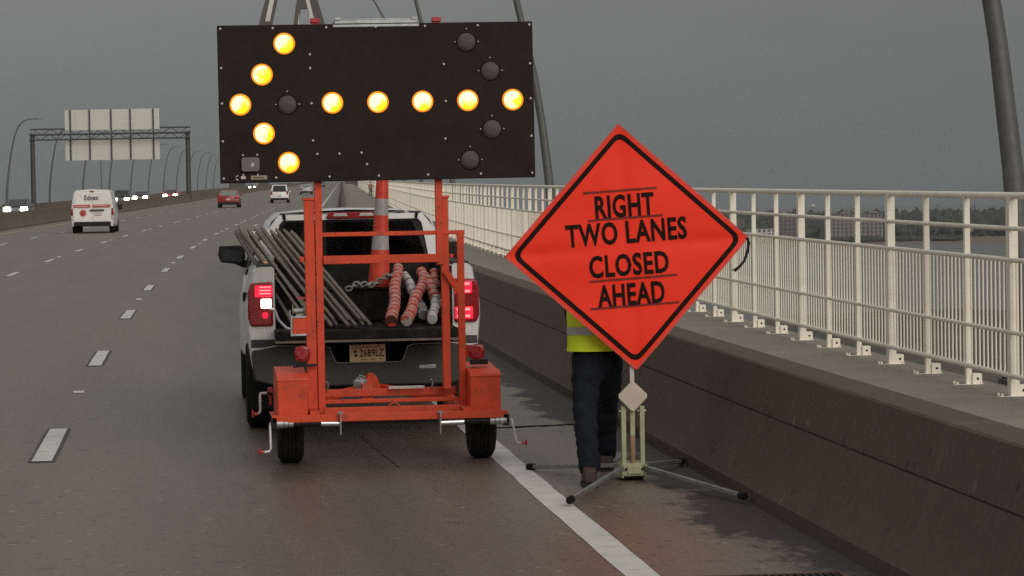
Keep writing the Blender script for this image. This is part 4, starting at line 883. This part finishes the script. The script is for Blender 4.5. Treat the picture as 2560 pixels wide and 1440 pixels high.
for x in (-.42,.40): q = MB(); q.tube([(x,.16,.55),(x+.01,.15,.60),(x-.005,.14,.62)], .008, 6); part(q, 'eye_bolt', m_galv, 0)
# fenders
for x0, x1 in ((-.822,-.592),(.652,.886)):
    q = MB(); q.ext([(-.34,.376),(-.345,.672),(-.20,.705),(.40,.735),(.52,.70),(.58,.60),(.58,.376)], 'x', x0, x1); f = part(q, 'fender', None, .006)
    q = MB(); q.ext([(-.352,.664),(-.349,.682),(-.20,.712),(-.20,.702)], 'x', x0-.004, x1+.004); part(q, 'fender_lip', None, .002, f)
    for i in range(2):
        q = MB(); q.lathe([(.012,0),(.012,.012)], (x0+.06+.11*i, -.43, .408), 'z', 6); part(q, 'bolt', None, 0, f)
for x in (-.715,.775): tyre(.325, .195, tr, (x, .12, .325))
q = MB(); q.box(-.62,.68,.09,.15,.29,.35); part(q, 'axle', m_blackp)
# tail lamps
for x, z in ((-.615,.855),(.735,.84)):
    q = MB(); q.lathe([(.057,-.085),(.062,-.075),(.060,-.02),(.05,.0)], (x,0,z), 'y', 20); q.box(x-.055,x+.055,-.083,-.06,z-.055,z+.055); t = part(q, 'tail_lamp', m_redlens, .012)
    for k_ in range(3): q = MB(); q.lathe([(.044-.013*k_,-.094-.002*k_),(.047-.013*k_,-.086)], (x,0,z), 'y', 16); part(q, 'lens_ring', m_redlens, 0, t)
    xm = -.57 if x < 0 else .66
    q = MB(); q.beam((x,-.01,z-.01),(xm,-.02,z+.01),.05,.09); part(q, 'lamp_bracket')
    q = MB(); q.box(x-.05,x+.03,-.06,.0,z-.10,z-.07); part(q, 'lamp_wire_box', m_blackp)
q = MB(); q.beam((-.69,-.07,.755),(-.50,-.07,.768),.02,.018); part(q, 'rod', m_blackp, 0)
q = MB(); q.box(.69,.83,.0,.05,.735,.775); part(q, 'rubber_stop', m_blackp)
# folded drop-leg jacks along the rear beam
def jack(x_sw, x_tube, x_in, x_plate, z, hx, hz):
    s_ = 1 if x_plate > x_sw else -1
    q = MB(); q.tube([(x_sw,-.43,z),(x_sw+s_*.05,-.43,z)], .036, 14); q.tube([(x_sw+s_*.055,-.43,z),(x_sw+s_*.085,-.43,z)], .034, 14); q.tube([(x_sw+s_*.09,-.43,z),(x_sw+s_*.125,-.43,z)], .030, 14); a = part(q, 'jack', m_galv, 0)
    q = MB(); q.tube([(x_sw+s_*.12,-.43,z),(x_in,-.43,z)], .025, 12); part(q, 'jack_tube', m_blackp, 0, a)
    q = MB(); q.tube([(x_in,-.435,z-.004),(x_plate,-.435,z-.008)], .024, 14); part(q, 'jack_leg', m_chrome, 0, a)
    q = MB(); q.box(x_plate-.005,x_plate+.005,-.51,-.37,z-.09,z+.085); q.box(x_plate-.02,x_plate+.02,-.50,-.49,z+.07,z+.085); part(q, 'jack_foot', m_chain, .002, a)
    q = MB(); q.tube([(x_sw-s_*.02,-.43,z),(hx[0],-.43,z+.005),(hx[0]+s_*-.004,-.45,z-.02),(hx[1],-.46,hz+.03),(hx[1]-s_*.012,-.46,hz+.005),(hx[2],-.465,hz)], .0095, 8); c_ = part(q, 'crank', m_clear, 0, a)
    q = MB(); q.lathe([(.026,-.012),(.028,-.006),(.012,.0),(.011,.03)] if s_ > 0 else [(.011,-.03),(.012,0),(.028,.006),(.026,.012)], (hx[2]-s_*.02,-.465,hz+.004), 'x', 10); part(q, 'crank_knob', m_redplast, 0, a)
    q = MB(); q.box(x_sw-s_*.01-.035,x_sw-s_*.01+.012,-.46,-.40,z-.04,z+.05); part(q, 'jack_collar', m_blackp, .004, a)
jack(-.835,-.70,-.50,-.355,.345,(-.885,-.885,-.945),.135)
jack(.915,.80,.59,.405,.33,(.958,.985,1.035),.15)
q = MB(); q.box(-.875,-.835,.30,.36,.50,.575); q.box(-.865,-.845,.30,.34,.44,.50); jb = part(q, 'front_jack', m_redplast)
q = MB(); q.tube([(-.885,.28,.535),(-.935,.27,.535),(-.94,.26,.50),(-.938,.25,.40),(-.955,.25,.375)], .0105, 8); part(q, 'crank', m_clear, 0, jb)
q = MB(); q.lathe([(.032,-.02),(.034,-.012),(.013,0),(.012,.03)], (-.985,.25,.375), 'x', 10); part(q, 'crank_knob', m_redplast, 0, jb)
q = MB(); q.tube([(-.84,.3,.52),(-.885,.29,.535)], .012, 6); part(q, 'jack_tube', m_blackp, 0, jb)
# the board
bd = empty('board_pivot', (0,0,0)) if False else None
pn = MB(); pn.box(-1.215,1.215,-.115,-.055,-.012,1.195); board = pn.build('arrow_panel', m_board, tr, bevel=.006, loc=(-.003,0,2.192)); board.rotation_euler = (0, R(-.18), 0)
LX = [-1.06,-.885,-.71,-.36,-.01,.34,.69,.865,1.04]
ZC = .585; lamps_on = [(-1.05,.588),(-.88,.815),(-.705,1.05),(-.875,.365),(-.69,.137),(-.345,.59),(.005,.59),(.35,.59),(.70,.592),(1.05,.592)]
lamps_off = [(-.69,.585),(.70,1.045),(.88,.82),(.885,.37),(.71,.135)]
def amber():
    m = bpy.data.materials.new('lit amber lens'); m.use_nodes = True; nt = m.node_tree; N = nt.nodes; b = N['Principled BSDF']; b.inputs['Base Color'].default_value = (.8,.4,.02,1); b.inputs['Roughness'].default_value = .3
    tc = N.new('ShaderNodeTexCoord'); oi = N.new('ShaderNodeObjectInfo')
    vo = N.new('ShaderNodeTexVoronoi'); vo.inputs['Scale'].default_value = 62; nt.links.new(tc.outputs['Object'], vo.inputs['Vector'])
    no = N.new('ShaderNodeTexNoise'); no.inputs['Scale'].default_value = 9; no.noise_dimensions = '4D'; nt.links.new(tc.outputs['Object'], no.inputs['Vector'])
    mw = N.new('ShaderNodeMath'); mw.operation = 'MULTIPLY'; mw.inputs[1].default_value = 50; nt.links.new(oi.outputs['Random'], mw.inputs[0]); nt.links.new(mw.outputs[0], no.inputs['W'])
    rp = N.new('ShaderNodeValToRGB'); e = rp.color_ramp.elements; e[0].position = .40; e[0].color = (1,.44,.008,1); e[1].position = .54; e[1].color = (1,.74,.34,1)
    sp_ = N.new('ShaderNodeVectorMath'); sp_.operation = 'DOT_PRODUCT'; sp_.inputs[1].default_value = (-2.2, 0, 1.6); nt.links.new(tc.outputs['Object'], sp_.inputs[0])
    ad = N.new('ShaderNodeMath'); nt.links.new(sp_.outputs['Value'], ad.inputs[0]); nt.links.new(no.outputs[0], ad.inputs[1]); nt.links.new(ad.outputs[0], rp.inputs[0]); nt.links.new(rp.outputs[0], b.inputs['Emission Color'])
    mr = N.new('ShaderNodeMapRange'); mr.inputs[1].default_value = .0; mr.inputs[2].default_value = .014; mr.inputs[3].default_value = 3.4; mr.inputs[4].default_value = 2.2; nt.links.new(vo.outputs['Distance'], mr.inputs[0]); nt.links.new(mr.outputs[0], b.inputs['Emission Strength'])
    return m
m_amber = amber(); m_off = mat('unlit smoky lens', (.105,.088,.078), .75, var=.2, scale=40, bump=.2, bscale=120, spec=.15)
m_halorim = mat('amber halo rim', (.60,.22,.02), .35, emit=(1,.25,.01), estr=1.0)  # rim made to glow, imitating the orange halo round a lit lamp
le = MB(); le.lathe([(.001,-.030),(.03,-.028),(.055,-.020),(.068,-.008)], (0,0,0), 'y', 24, caps=False); lme = le.mesh('lens', m_amber, 60); lmo = le.mesh('lens', m_off, 60)
ri = MB(); ri.lathe([(.068,-.010),(.075,-.012),(.081,-.006),(.083,.0)], (0,0,0), 'y', 24, caps=False); rme = ri.mesh('lamp', m_halorim, 60); rmo = ri.mesh('lamp', m_board, 60)
cl = MB()
for a in (90, 0, 180, 270): cl.lathe([(.007,-.008),(.007,0)], (.098*math.cos(R(a)), 0, .098*math.sin(R(a))), 'y', 6)
for on, lst in ((True, lamps_on), (False, lamps_off)):
    for x, z in lst:
        both = MB(); 
        q = MB(); q.lathe([(.001,-.030),(.03,-.028),(.055,-.020),(.068,-.008)], (0,0,0), 'y', 24, m=0, caps=False); q.lathe([(.068,-.010),(.075,-.012),(.081,-.006),(.083,.0)], (0,0,0), 'y', 24, m=1, caps=False)
        o = q.build('lamp', [m_amber if on else m_off, m_halorim if on else m_board], board, loc=(x, -.116 if on else -.112, z), smooth=60)
        o['label'] = 'lit yellow lamp of the arrow' if on else 'unlit dark lamp'
btm = MB().lathe([(.0085,-.006),(.0095,-.002),(.0095,0)], (0,0,0), 'y', 8).mesh('bolt', m_clear, 60)
bl_ = [(x, z) for x in (-1.19,-.79,-.38,.0,.38,.79,1.19) for z in (.025,1.17)] + [(s_*1.19, z) for s_ in (-1,1) for z in (.31,.60,.87)]
bl_ += [(-.51,.86),(-.51,.965),(-.505,.59),(-.50,.305),(.52,.30),(.52,.875),(.53,.59),(-.47,.2),(-.30,.2),(-.13,.205),(-.09,.115)]
for x, z in bl_: inst('bolt', btm, board, (x, -.116, z))
for x, z in lamps_off:
    for dx, dz in ((0,.10),(.09,.0),(-.09,0)): inst('bolt', btm, board, (x+dx, -.116, z+dz), scale=(.6,1,.6))
q = MB(); q.ext([(-.07,-.042),(-.055,-.055),(.055,-.055),(.07,-.042),(.07,.042),(.055,.055),(-.055,.055),(-.07,.042)], 'y', -.03, 0); sb = q.build('sensor_box', mat('grey sensor box', (.15,.13,.12), .5, var=.15, scale=20), board, bevel=.006, loc=(-.985,-.116,.128))
for x in (-.055,.055):
    for z in (-.078,.075): inst('bolt', btm, board, (-.985+x, -.116, .128+z), scale=(.8,1,.8))
q = MB(); q.ext([(-.01,-.015),(.015,-.015),(.015,.012),(.0,.015)], 'y', -.032, -.028); q.v = [(x+.012, y-.116+.0, z) for x, y, z in q.v]; q.build('sensor_eye', m_clear, board, loc=(-.985,.0,.128))
q = MB(); q.box(-.062,.062,-.003,0,-.016,.016); q.build('sticker', mat('tan sticker', (.32,.27,.20), .5, var=.2, scale=40), board, loc=(-.92,-.116,.028))
q = MB(); q.box(-.045,.04,-.005,-.003,-.006,.004); q.build('sticker_print', mat('olive print', (.10,.09,.03), .6), board, loc=(-.92,-.116,.028))
q = MB(); q.box(-.018,.018,-.003,0,-.011,.011); q.build('sticker', mat('pale pink sticker', (.62,.50,.47), .5), board, loc=(-1.04,-.116,.030))
q = MB(); q.tube([(.012,-.002,.018),(-.003,-.002,.012),(-.008,-.002,.0),(-.003,-.002,-.012),(.012,-.002,-.018)], .005, 6); q.build('sticker', m_clear, board, loc=(-1.09,-.116,.028))
q = MB(); q.box(-.315,.325,-.10,.30,1.195,1.225); q.box(-.33,.335,-.12,-.10,1.168,1.19); q.box(-.31,.31,-.09,.29,1.225,1.235); q.build('solar_frame', m_galv, board, bevel=.004)
for x in (-.29,.30): q = MB(); q.box(x-.02,x+.02,-.112,-.09,1.225,1.245); q.build('solar_clip', m_clear, board)

# ------------------------------------------------------------------ orange diamond roll-up sign on its spring stand
st = empty('road_sign', RP(3.236, 21.12, 0), 0, 'orange diamond sign reading RIGHT TWO LANES CLOSED AHEAD on a low spring stand', 'road sign')
m_sign = mat('fluorescent orange sign cloth', (1.0,.036,.010), .6, var=.02, scale=3, bump=.3, bscale=5, spec=.3, dirt=((.74,.028,.010), .45, 4))
m_signedge = mat('orange binding tape', (.72,.055,.03), .6, var=.2, scale=70)
m_velcro = mat('dark brown velcro strip', (.20,.018,.010), .8, var=.4, scale=60)
SG = .885
sgn_o = MB(); n = 56; vs = []; fs = []
def sp(u, v):                                                   # u, v in -1..1 along the diamond edges -> local x, z
    x = (u - v)*SG/2; z = (u + v)*SG/2
    y = -.012*math.cos(math.pi*u/2)*math.cos(math.pi*v/2) - .006*abs(u+v)*(.5-abs(u-v)/4) + .008*math.exp(-(x/.06)**2) + .012*math.exp(-(z/.05)**2)*min(1, abs(x)*2.0) + .004*math.sin(6*u+1)*math.sin(5*v) + .0025*math.sin(7*u+3*v)
    return (x, y, z)
for i in range(n+1):
    for j_ in range(n+1): vs.append(sp(-1+2*i/n, -1+2*j_/n))
for i in range(n):
    for j_ in range(n): a = i*(n+1)+j_; fs.append((a, a+1, a+n+2, a+n+1))
sgn_o.add(vs, fs); sign = sgn_o.build('sign_panel', m_sign, st, loc=(-.025,-.22,1.675), smooth=60); sign.rotation_euler = (0, R(-3.4), 0)
so_ = sign.modifiers.new('solid', 'SOLIDIFY'); so_.thickness = .004; so_.offset = 1
def onsign(mb, off=.004):                                         # lay flat pieces onto the cloth
    out = []
    for x, y, z in mb.v:
        u = (x+z)/SG; v = (z-x)/SG; out.append((x, sp(max(-1,min(1,u)), max(-1,min(1,v)))[1]-off+y, z))
    mb.v = out; return mb
def ringband(r_out, r_in, cr, name, m, off, seg=22):
    """rounded diamond band; r = half diagonal"""
    def outline(r, c):
        pts = []; cs = [(0,r),(-r,0),(0,-r),(r,0)]
        for k in range(4):
            p0 = Vector(cs[k-1]); p = Vector(cs[k]); p1 = Vector(cs[(k+1)%4]); d0 = (p0-p).normalized(); d1 = (p1-p).normalized()
            for t in range(6):
                a = t/5; q0 = p+d0*c; q1 = p+d1*c; pts.append(q0*(1-a)**2 + p*2*a*(1-a) + q1*a*a)
            nx = Vector(cs[(k+1)%4]); e0 = p+d1*c; e1 = nx+(p-nx).normalized()*c
            for t in range(1, seg): pts.append(e0.lerp(e1, t/seg))
        return pts
    A, B = outline(r_out, cr), outline(r_in, max(cr-.02,.001)); q = MB(); k = len(A)
    q.add([(p.x,0,p.y) for p in A]+[(p.x,0,p.y) for p in B], [(i,(i+1)%k,k+(i+1)%k,k+i) for i in range(k)])
    return onsign(q, off).build(name, m, sign, smooth=60)
ringband(.885, .858, .03, 'binding', m_signedge, .005)
ringband(.836, .788, .075, 'border', m_letter, .0055)
for s_, h_, w_, z_ in (('RIGHT',.168,.425,.297),('TWO LANES',.165,.875,.108),('CLOSED',.162,.575,-.124),('AHEAD',.160,.485,-.336)):
    q = text_mb(s_, h_, w_, .028); q.v = [(x, y, z+z_) for x, y, z in q.v]
    onsign(q, .0085).build('lettering', m_letter, sign, smooth=0)
rr_ = random.Random(5)
for x0, x1, z_ in ((-.29,.24,.407),(-.27,.27,.209),(-.29,.345,-.225),(-.30,.345,-.421)):
    q = MB(); k = 26
    q.add([(x0+(x1-x0)*i/k, 0, z_+sg_*(.008+rr_.uniform(-.0015,.0015))) for i in range(k+1) for sg_ in (-1,1)], [(2*i,2*i+1,2*i+3,2*i+2) for i in range(k)])
    onsign(q, .0075).build('strip', m_velcro, sign, smooth=0)
q = MB(); q.tube([(.87,.0,.0),(.882,.01,-.04),(.868,.012,-.10),(.84,.012,-.165),(.80,.012,-.205),(.765,.01,-.228),(.745,.01,-.222)], [.009,.011,.011,.010,.010,.012,.006], 8); q.v = [(x, y*.6, z) for x, y, z in q.v]; q.build('strap', m_blackp, sign, smooth=60)
for a, b_ in (((0,.012,-.86),(0,.012,.86)),((-.86,.016,0),(.86,.016,0))):
    q = MB(); q.beam(a, b_, .03, .006, 0, (0,1,0)); q.build('cross_rib', m_blackp, sign)
# stand
q = MB(); q.box(-.019,.013,-.20,-.19,.50,1.2); q.build('mast', mat('pale aluminium', (.50,.46,.44), .5, .3), st, bevel=.002)
q = MB(); q.ext([(0,-.112),(.013,-.108),(.103,-.012),(.103,.012),(.013,.098),(-.013,.098),(-.103,.012),(-.103,-.012),(-.013,-.108)], 'y', -.235, -.205); q.build('small_diamond_plate', mat('faded cream plate', (.56,.47,.37), .5, var=.12, scale=6), st, bevel=.004, loc=(-.004,0,.61))
for x, m_ in ((-.068,m_grass_stand),(.066,m_grass_stand)):
    q = MB(); q.box(x-.0165,x+.0165,-.20,-.16,.10,.535); o = q.build('upright', m_, st, bevel=.003)
    q = MB(); q.tube([(x-.03,-.18,.50),(x+.03,-.18,.50)], .008, 8); q.build('bolt', m_galv, o)
q = MB(); q.box(-.019,.015,-.19,-.155,.32,.52); o = q.build('spring_post', m_grass_stand, st, bevel=.003)
q = MB(); q.box(-.019,.015,-.188,-.157,.10,.33); q.build('spring_cover', m_brass, o, bevel=.004)
q = MB(); q.tube([(-.03,-.175,.505),(.02,-.175,.51)], .012, 8); q.build('clamp', m_galv, o)
q = MB(); q.box(-.075,.075,-.21,.02,.035,.125); q.box(-.09,-.076,-.22,.03,.02,.12); q.box(.076,.09,-.22,.03,.02,.12); q.box(-.05,.05,-.222,-.21,.05,.11); q.box(-.10,.10,-.10,.10,.015,.035); base = q.build('base', m_grass_stand, st, bevel=.004)
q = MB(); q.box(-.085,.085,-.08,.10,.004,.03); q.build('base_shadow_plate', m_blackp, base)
for x in (-.06,-.02,.03,.06): q = MB(); q.lathe([(.010,-.005),(.010,0)], (x,-.213,.085 if x in (-.06,.06) else .065), 'y', 8); q.build('rivet', m_blackp, base)
m_leg = mat('dull aluminium leg', (.27,.28,.26), .5, .4, var=.25, scale=14, dirt=((.07,.065,.055), .6, 10))
for (x0, y0), (x1, y1), z1 in (((-.07,-.16),(-.66,-1.70),.035),((.07,-.16),(.475,-1.78),.035),((-.07,.0),(-.62,.74),.035),((.07,.0),(.51,.78),.04)):
    q = MB(); q.beam((x0,y0,.095),(x1,y1,z1),.030,.030); lg = q.build('leg', m_leg, st, bevel=.004)
    d = Vector((x1-x0,y1-y0,0)).normalized(); q = MB(); q.tube([(x1-d.x*.02,y1-d.y*.02,z1),(x1+d.x*.045,y1+d.y*.045,z1-.003)], .026, 12); q.build('foot_cap', m_rubber, lg)

# ------------------------------------------------------------------ people
def skin(name, J, E_, m, parent, sub=2, wr=0.0, seed=1):
    me = bpy.data.meshes.new(name); me.from_pydata([j[0] for j in J], E_, []); o = bpy.data.objects.new(name, me); COL.objects.link(o)
    sk = o.modifiers.new('s', 'SKIN'); ly = me.skin_vertices[0].data
    for i, j in enumerate(J):
        r = j[1]; ly[i].radius = r if isinstance(r, tuple) else (r, r); ly[i].use_root = (i == 0)
    sk.use_smooth_shade = True; sb_ = o.modifiers.new('u', 'SUBSURF'); sb_.levels = sub; sb_.render_levels = sub
    bpy.context.view_layer.update(); dg = bpy.context.evaluated_depsgraph_get(); nm = bpy.data.meshes.new_from_object(o.evaluated_get(dg)); bpy.data.objects.remove(o); bpy.data.meshes.remove(me)
    if wr:
        from mathutils import noise
        for v in nm.vertices:
            p = v.co; k = noise.noise(Vector((p.x*14, p.y*14, p.z*22+seed)))*wr + noise.noise(Vector((p.x*5, p.y*5, p.z*9+seed)))*wr
            v.co = p + v.normal*k
    nm.materials.clear(); nm.materials.append(m); nm.polygons.foreach_set('use_smooth', [True]*len(nm.polygons))
    o = bpy.data.objects.new(name, nm); COL.objects.link(o); o.parent = parent; return o
def person(loc, rz, label, jacket, pants, boots, vest, scale=1.0, head_cover=None, arms_fwd=True, stride=.28):
    r = empty('person', loc, rz, label, 'person'); r.scale = (scale,)*3
    fL, fR = -stride*.9, stride*.8                                     # left foot back (towards camera), right foot forward
    hip = .93
    if arms_fwd: hands = [((-.17,.13,1.18),(-.10,.36,1.17)), ((.17,.13,1.18),(.10,.36,1.17))]
    else: hands = [((-.26,.0,1.14),(-.28,.10,.90)), ((.26,-.05,1.14),(.28,-.02,.90))]
    J = [((0,0,hip),.105),((0,-.01,1.12),.115),((0,-.01,1.30),.14),((0,0,1.44),.09),((0,.015,1.52),.055),((0,.03,1.62),.085),((0,.035,1.72),.085),
         ((-.085,0,.86),.060),((-.11,fL*.35+.02,.50),.045),((-.12,fL,.10),.036),((.085,0,.86),.060),((.10,fR*.6+.03,.50),.045),((.10,fR,.10),.042),
         ((-.165,0,1.40),.065),(hands[0][0],.045),(hands[0][1],.032),((.165,0,1.40),.065),(hands[1][0],.045),(hands[1][1],.032)]
    E_ = [(0,1),(1,2),(2,3),(3,4),(4,5),(5,6),(0,7),(7,8),(8,9),(0,10),(10,11),(11,12),(3,13),(13,14),(14,15),(3,16),(16,17),(17,18)]
    body = skin('body', J, E_, m_skin, r)
    # fingers and thumbs
    for (el_, hd), sx in zip(hands, (-1,1)):
        h = Vector(hd); d = (h-Vector(el_)).normalized(); side = Vector((1,0,0)); dn = d.cross(side).normalized()
        for k in range(4):
            a = h + side*(.024*(k-1.5)) + d*.03; l_ = (.075,.082,.078,.062)[k]
            skin('finger', [(tuple(a),.010),(tuple(a+d*l_*.55),.0095),(tuple(a+d*l_*.85-dn*.022*(1 if dn.z > 0 else -1)),.0085),(tuple(a+d*l_*.88-dn*.045*(1 if dn.z > 0 else -1)),.007)], [(0,1),(1,2),(2,3)], m_skin, body, 1)
        a = h - side*sx*.03; skin('thumb', [(tuple(a),.011),(tuple(a-side*sx*.022+d*.03),.010),(tuple(a-side*sx*.03+d*.06),.008)], [(0,1),(1,2)], m_skin, body, 1)
    # face
    q = MB(); q.ball((0,.125,1.675),(.014,.022,.022),8,6); q.build('nose', m_skin, body, smooth=80)
    for sx in (-1,1):
        q = MB(); q.ball((sx*.033,.112,1.70),(.013,.010,.010),8,6); q.build('eye', m_hair, body, smooth=80)
        q = MB(); q.ball((sx*.088,.03,1.675),(.012,.02,.032),8,6); q.build('ear', m_skin, body, smooth=80)
    q = MB(); q.ball((0,.112,1.630),(.026,.010,.007),8,6); q.build('mouth', m_redplast, body, smooth=80)
    q = MB(); q.ball((0,.015,1.735),(.098,.110,.085),14,8); q.build('hair' if not head_cover else 'hood', head_cover or m_hair, r, smooth=80)
    skin('trousers', [((0,0,1.05),(.165,.125)),((0,0,.88),(.17,.14)),((-.095,fL*.1,.78),.112),((-.112,fL*.35+.02,.50),.088),((-.118,fL*.75,.28),.080),((-.12,fL,.07),.083),((.095,fR*.1,.78),.112),((.10,fR*.6+.03,.50),.088),((.10,fR*.9,.26),.075),((.10,fR,.07),.078)],
        [(0,1),(1,2),(2,3),(3,4),(4,5),(1,6),(6,7),(7,8),(8,9)], pants, r, 3, .012, 3)
    skin('shirt', [((0,0,.95),(.17,.13)),((0,0,1.15),(.17,.125)),((0,0,1.32),(.185,.125)),((0,0,1.43),.10),((-.155,0,1.39),.075),(hands[0][0],.060),(tuple(Vector(hands[0][0]).lerp(Vector(hands[0][1]),.85)),.045),((.155,0,1.39),.075),(hands[1][0],.060),(tuple(Vector(hands[1][0]).lerp(Vector(hands[1][1]),.85)),.045)],
        [(0,1),(1,2),(2,3),(3,4),(4,5),(5,6),(3,7),(7,8),(8,9)], jacket, r, 2, .006, 9)
    if vest:
        def ring(z, a, b_): return [(a*math.cos(t)*(1+.02*math.sin(5*t+z*9)), b_*math.sin(t), z) for t in [2*math.pi*i/28 for i in range(28)]]
        q = MB(); q.loft([ring(.925,.225,.185), ring(.97,.218,.18), ring(1.10,.212,.172), ring(1.25,.215,.17), ring(1.36,.20,.155), ring(1.45,.12,.10)], caps=False); vo_ = q.build('vest', m_vest, r, smooth=80)
        for z in (1.045, 1.25):
            q = MB(); q.loft([ring(z,.2205,.1825 if z < 1.1 else .176), ring(z+.055,.2185,.180 if z < 1.1 else .174)], caps=False); q.build('reflective_band', m_silver, vo_, smooth=80)
    for x, y in ((-.12,fL),(.10,fR)):
        q = MB(); q.loft([[(x-.048,y-.085,.02),(x+.048,y-.085,.02),(x+.045,y-.08,.12),(x-.045,y-.08,.12)],[(x-.05,y+.03,.02),(x+.05,y+.03,.02),(x+.045,y+.02,.15),(x-.045,y+.02,.15)],[(x-.052,y+.12,.02),(x+.052,y+.12,.02),(x+.042,y+.11,.085),(x-.042,y+.11,.085)],[(x-.035,y+.20,.02),(x+.035,y+.20,.02),(x+.028,y+.19,.06),(x-.028,y+.19,.06)]]); bt = q.build('boot', boots, r, bevel=.015)
        q = MB(); q.ext([(x-.055,y-.092),(x+.055,y-.092),(x+.058,y+.11),(x+.035,y+.21),(x-.035,y+.21),(x-.058,y+.11)], 'z', .0, .022); q.build('sole', m_sole, bt)
    return r
person(RP(3.025, 21.22, 0), R(-3), 'person in dark jeans and lime safety vest, mostly hidden behind the orange diamond sign', m_denim, m_denim, m_boot, True, 1.0, m_hair, True, .64)
m_greyp = mat('grey trousers', (.10,.095,.09), .8)
person(RP(7.6, 357, .02), heading(357), 'tiny distant person in a red hooded coat walking away on the footpath', m_redcloth, m_greyp, m_boot, False, 1.0, m_redcloth, False, .3)
print('objects', len(COL.objects))

# ------------------------------------------------------------------ damp air
hz = bpy.data.materials.new('haze air'); hz.use_nodes = True; _n = hz.node_tree.nodes; _n.clear()
_o = _n.new('ShaderNodeOutputMaterial'); _v = _n.new('ShaderNodeVolumePrincipled'); _v.inputs['Color'].default_value = (.50,.52,.53,1); _v.inputs['Density'].default_value = .75e-4
hz.node_tree.links.new(_v.outputs[0], _o.inputs['Volume'])
tag(MB().box(-4600, 5600, -900, 9100, SEA-1.3, 118).build('haze', hz, smooth=0), kind='stuff')
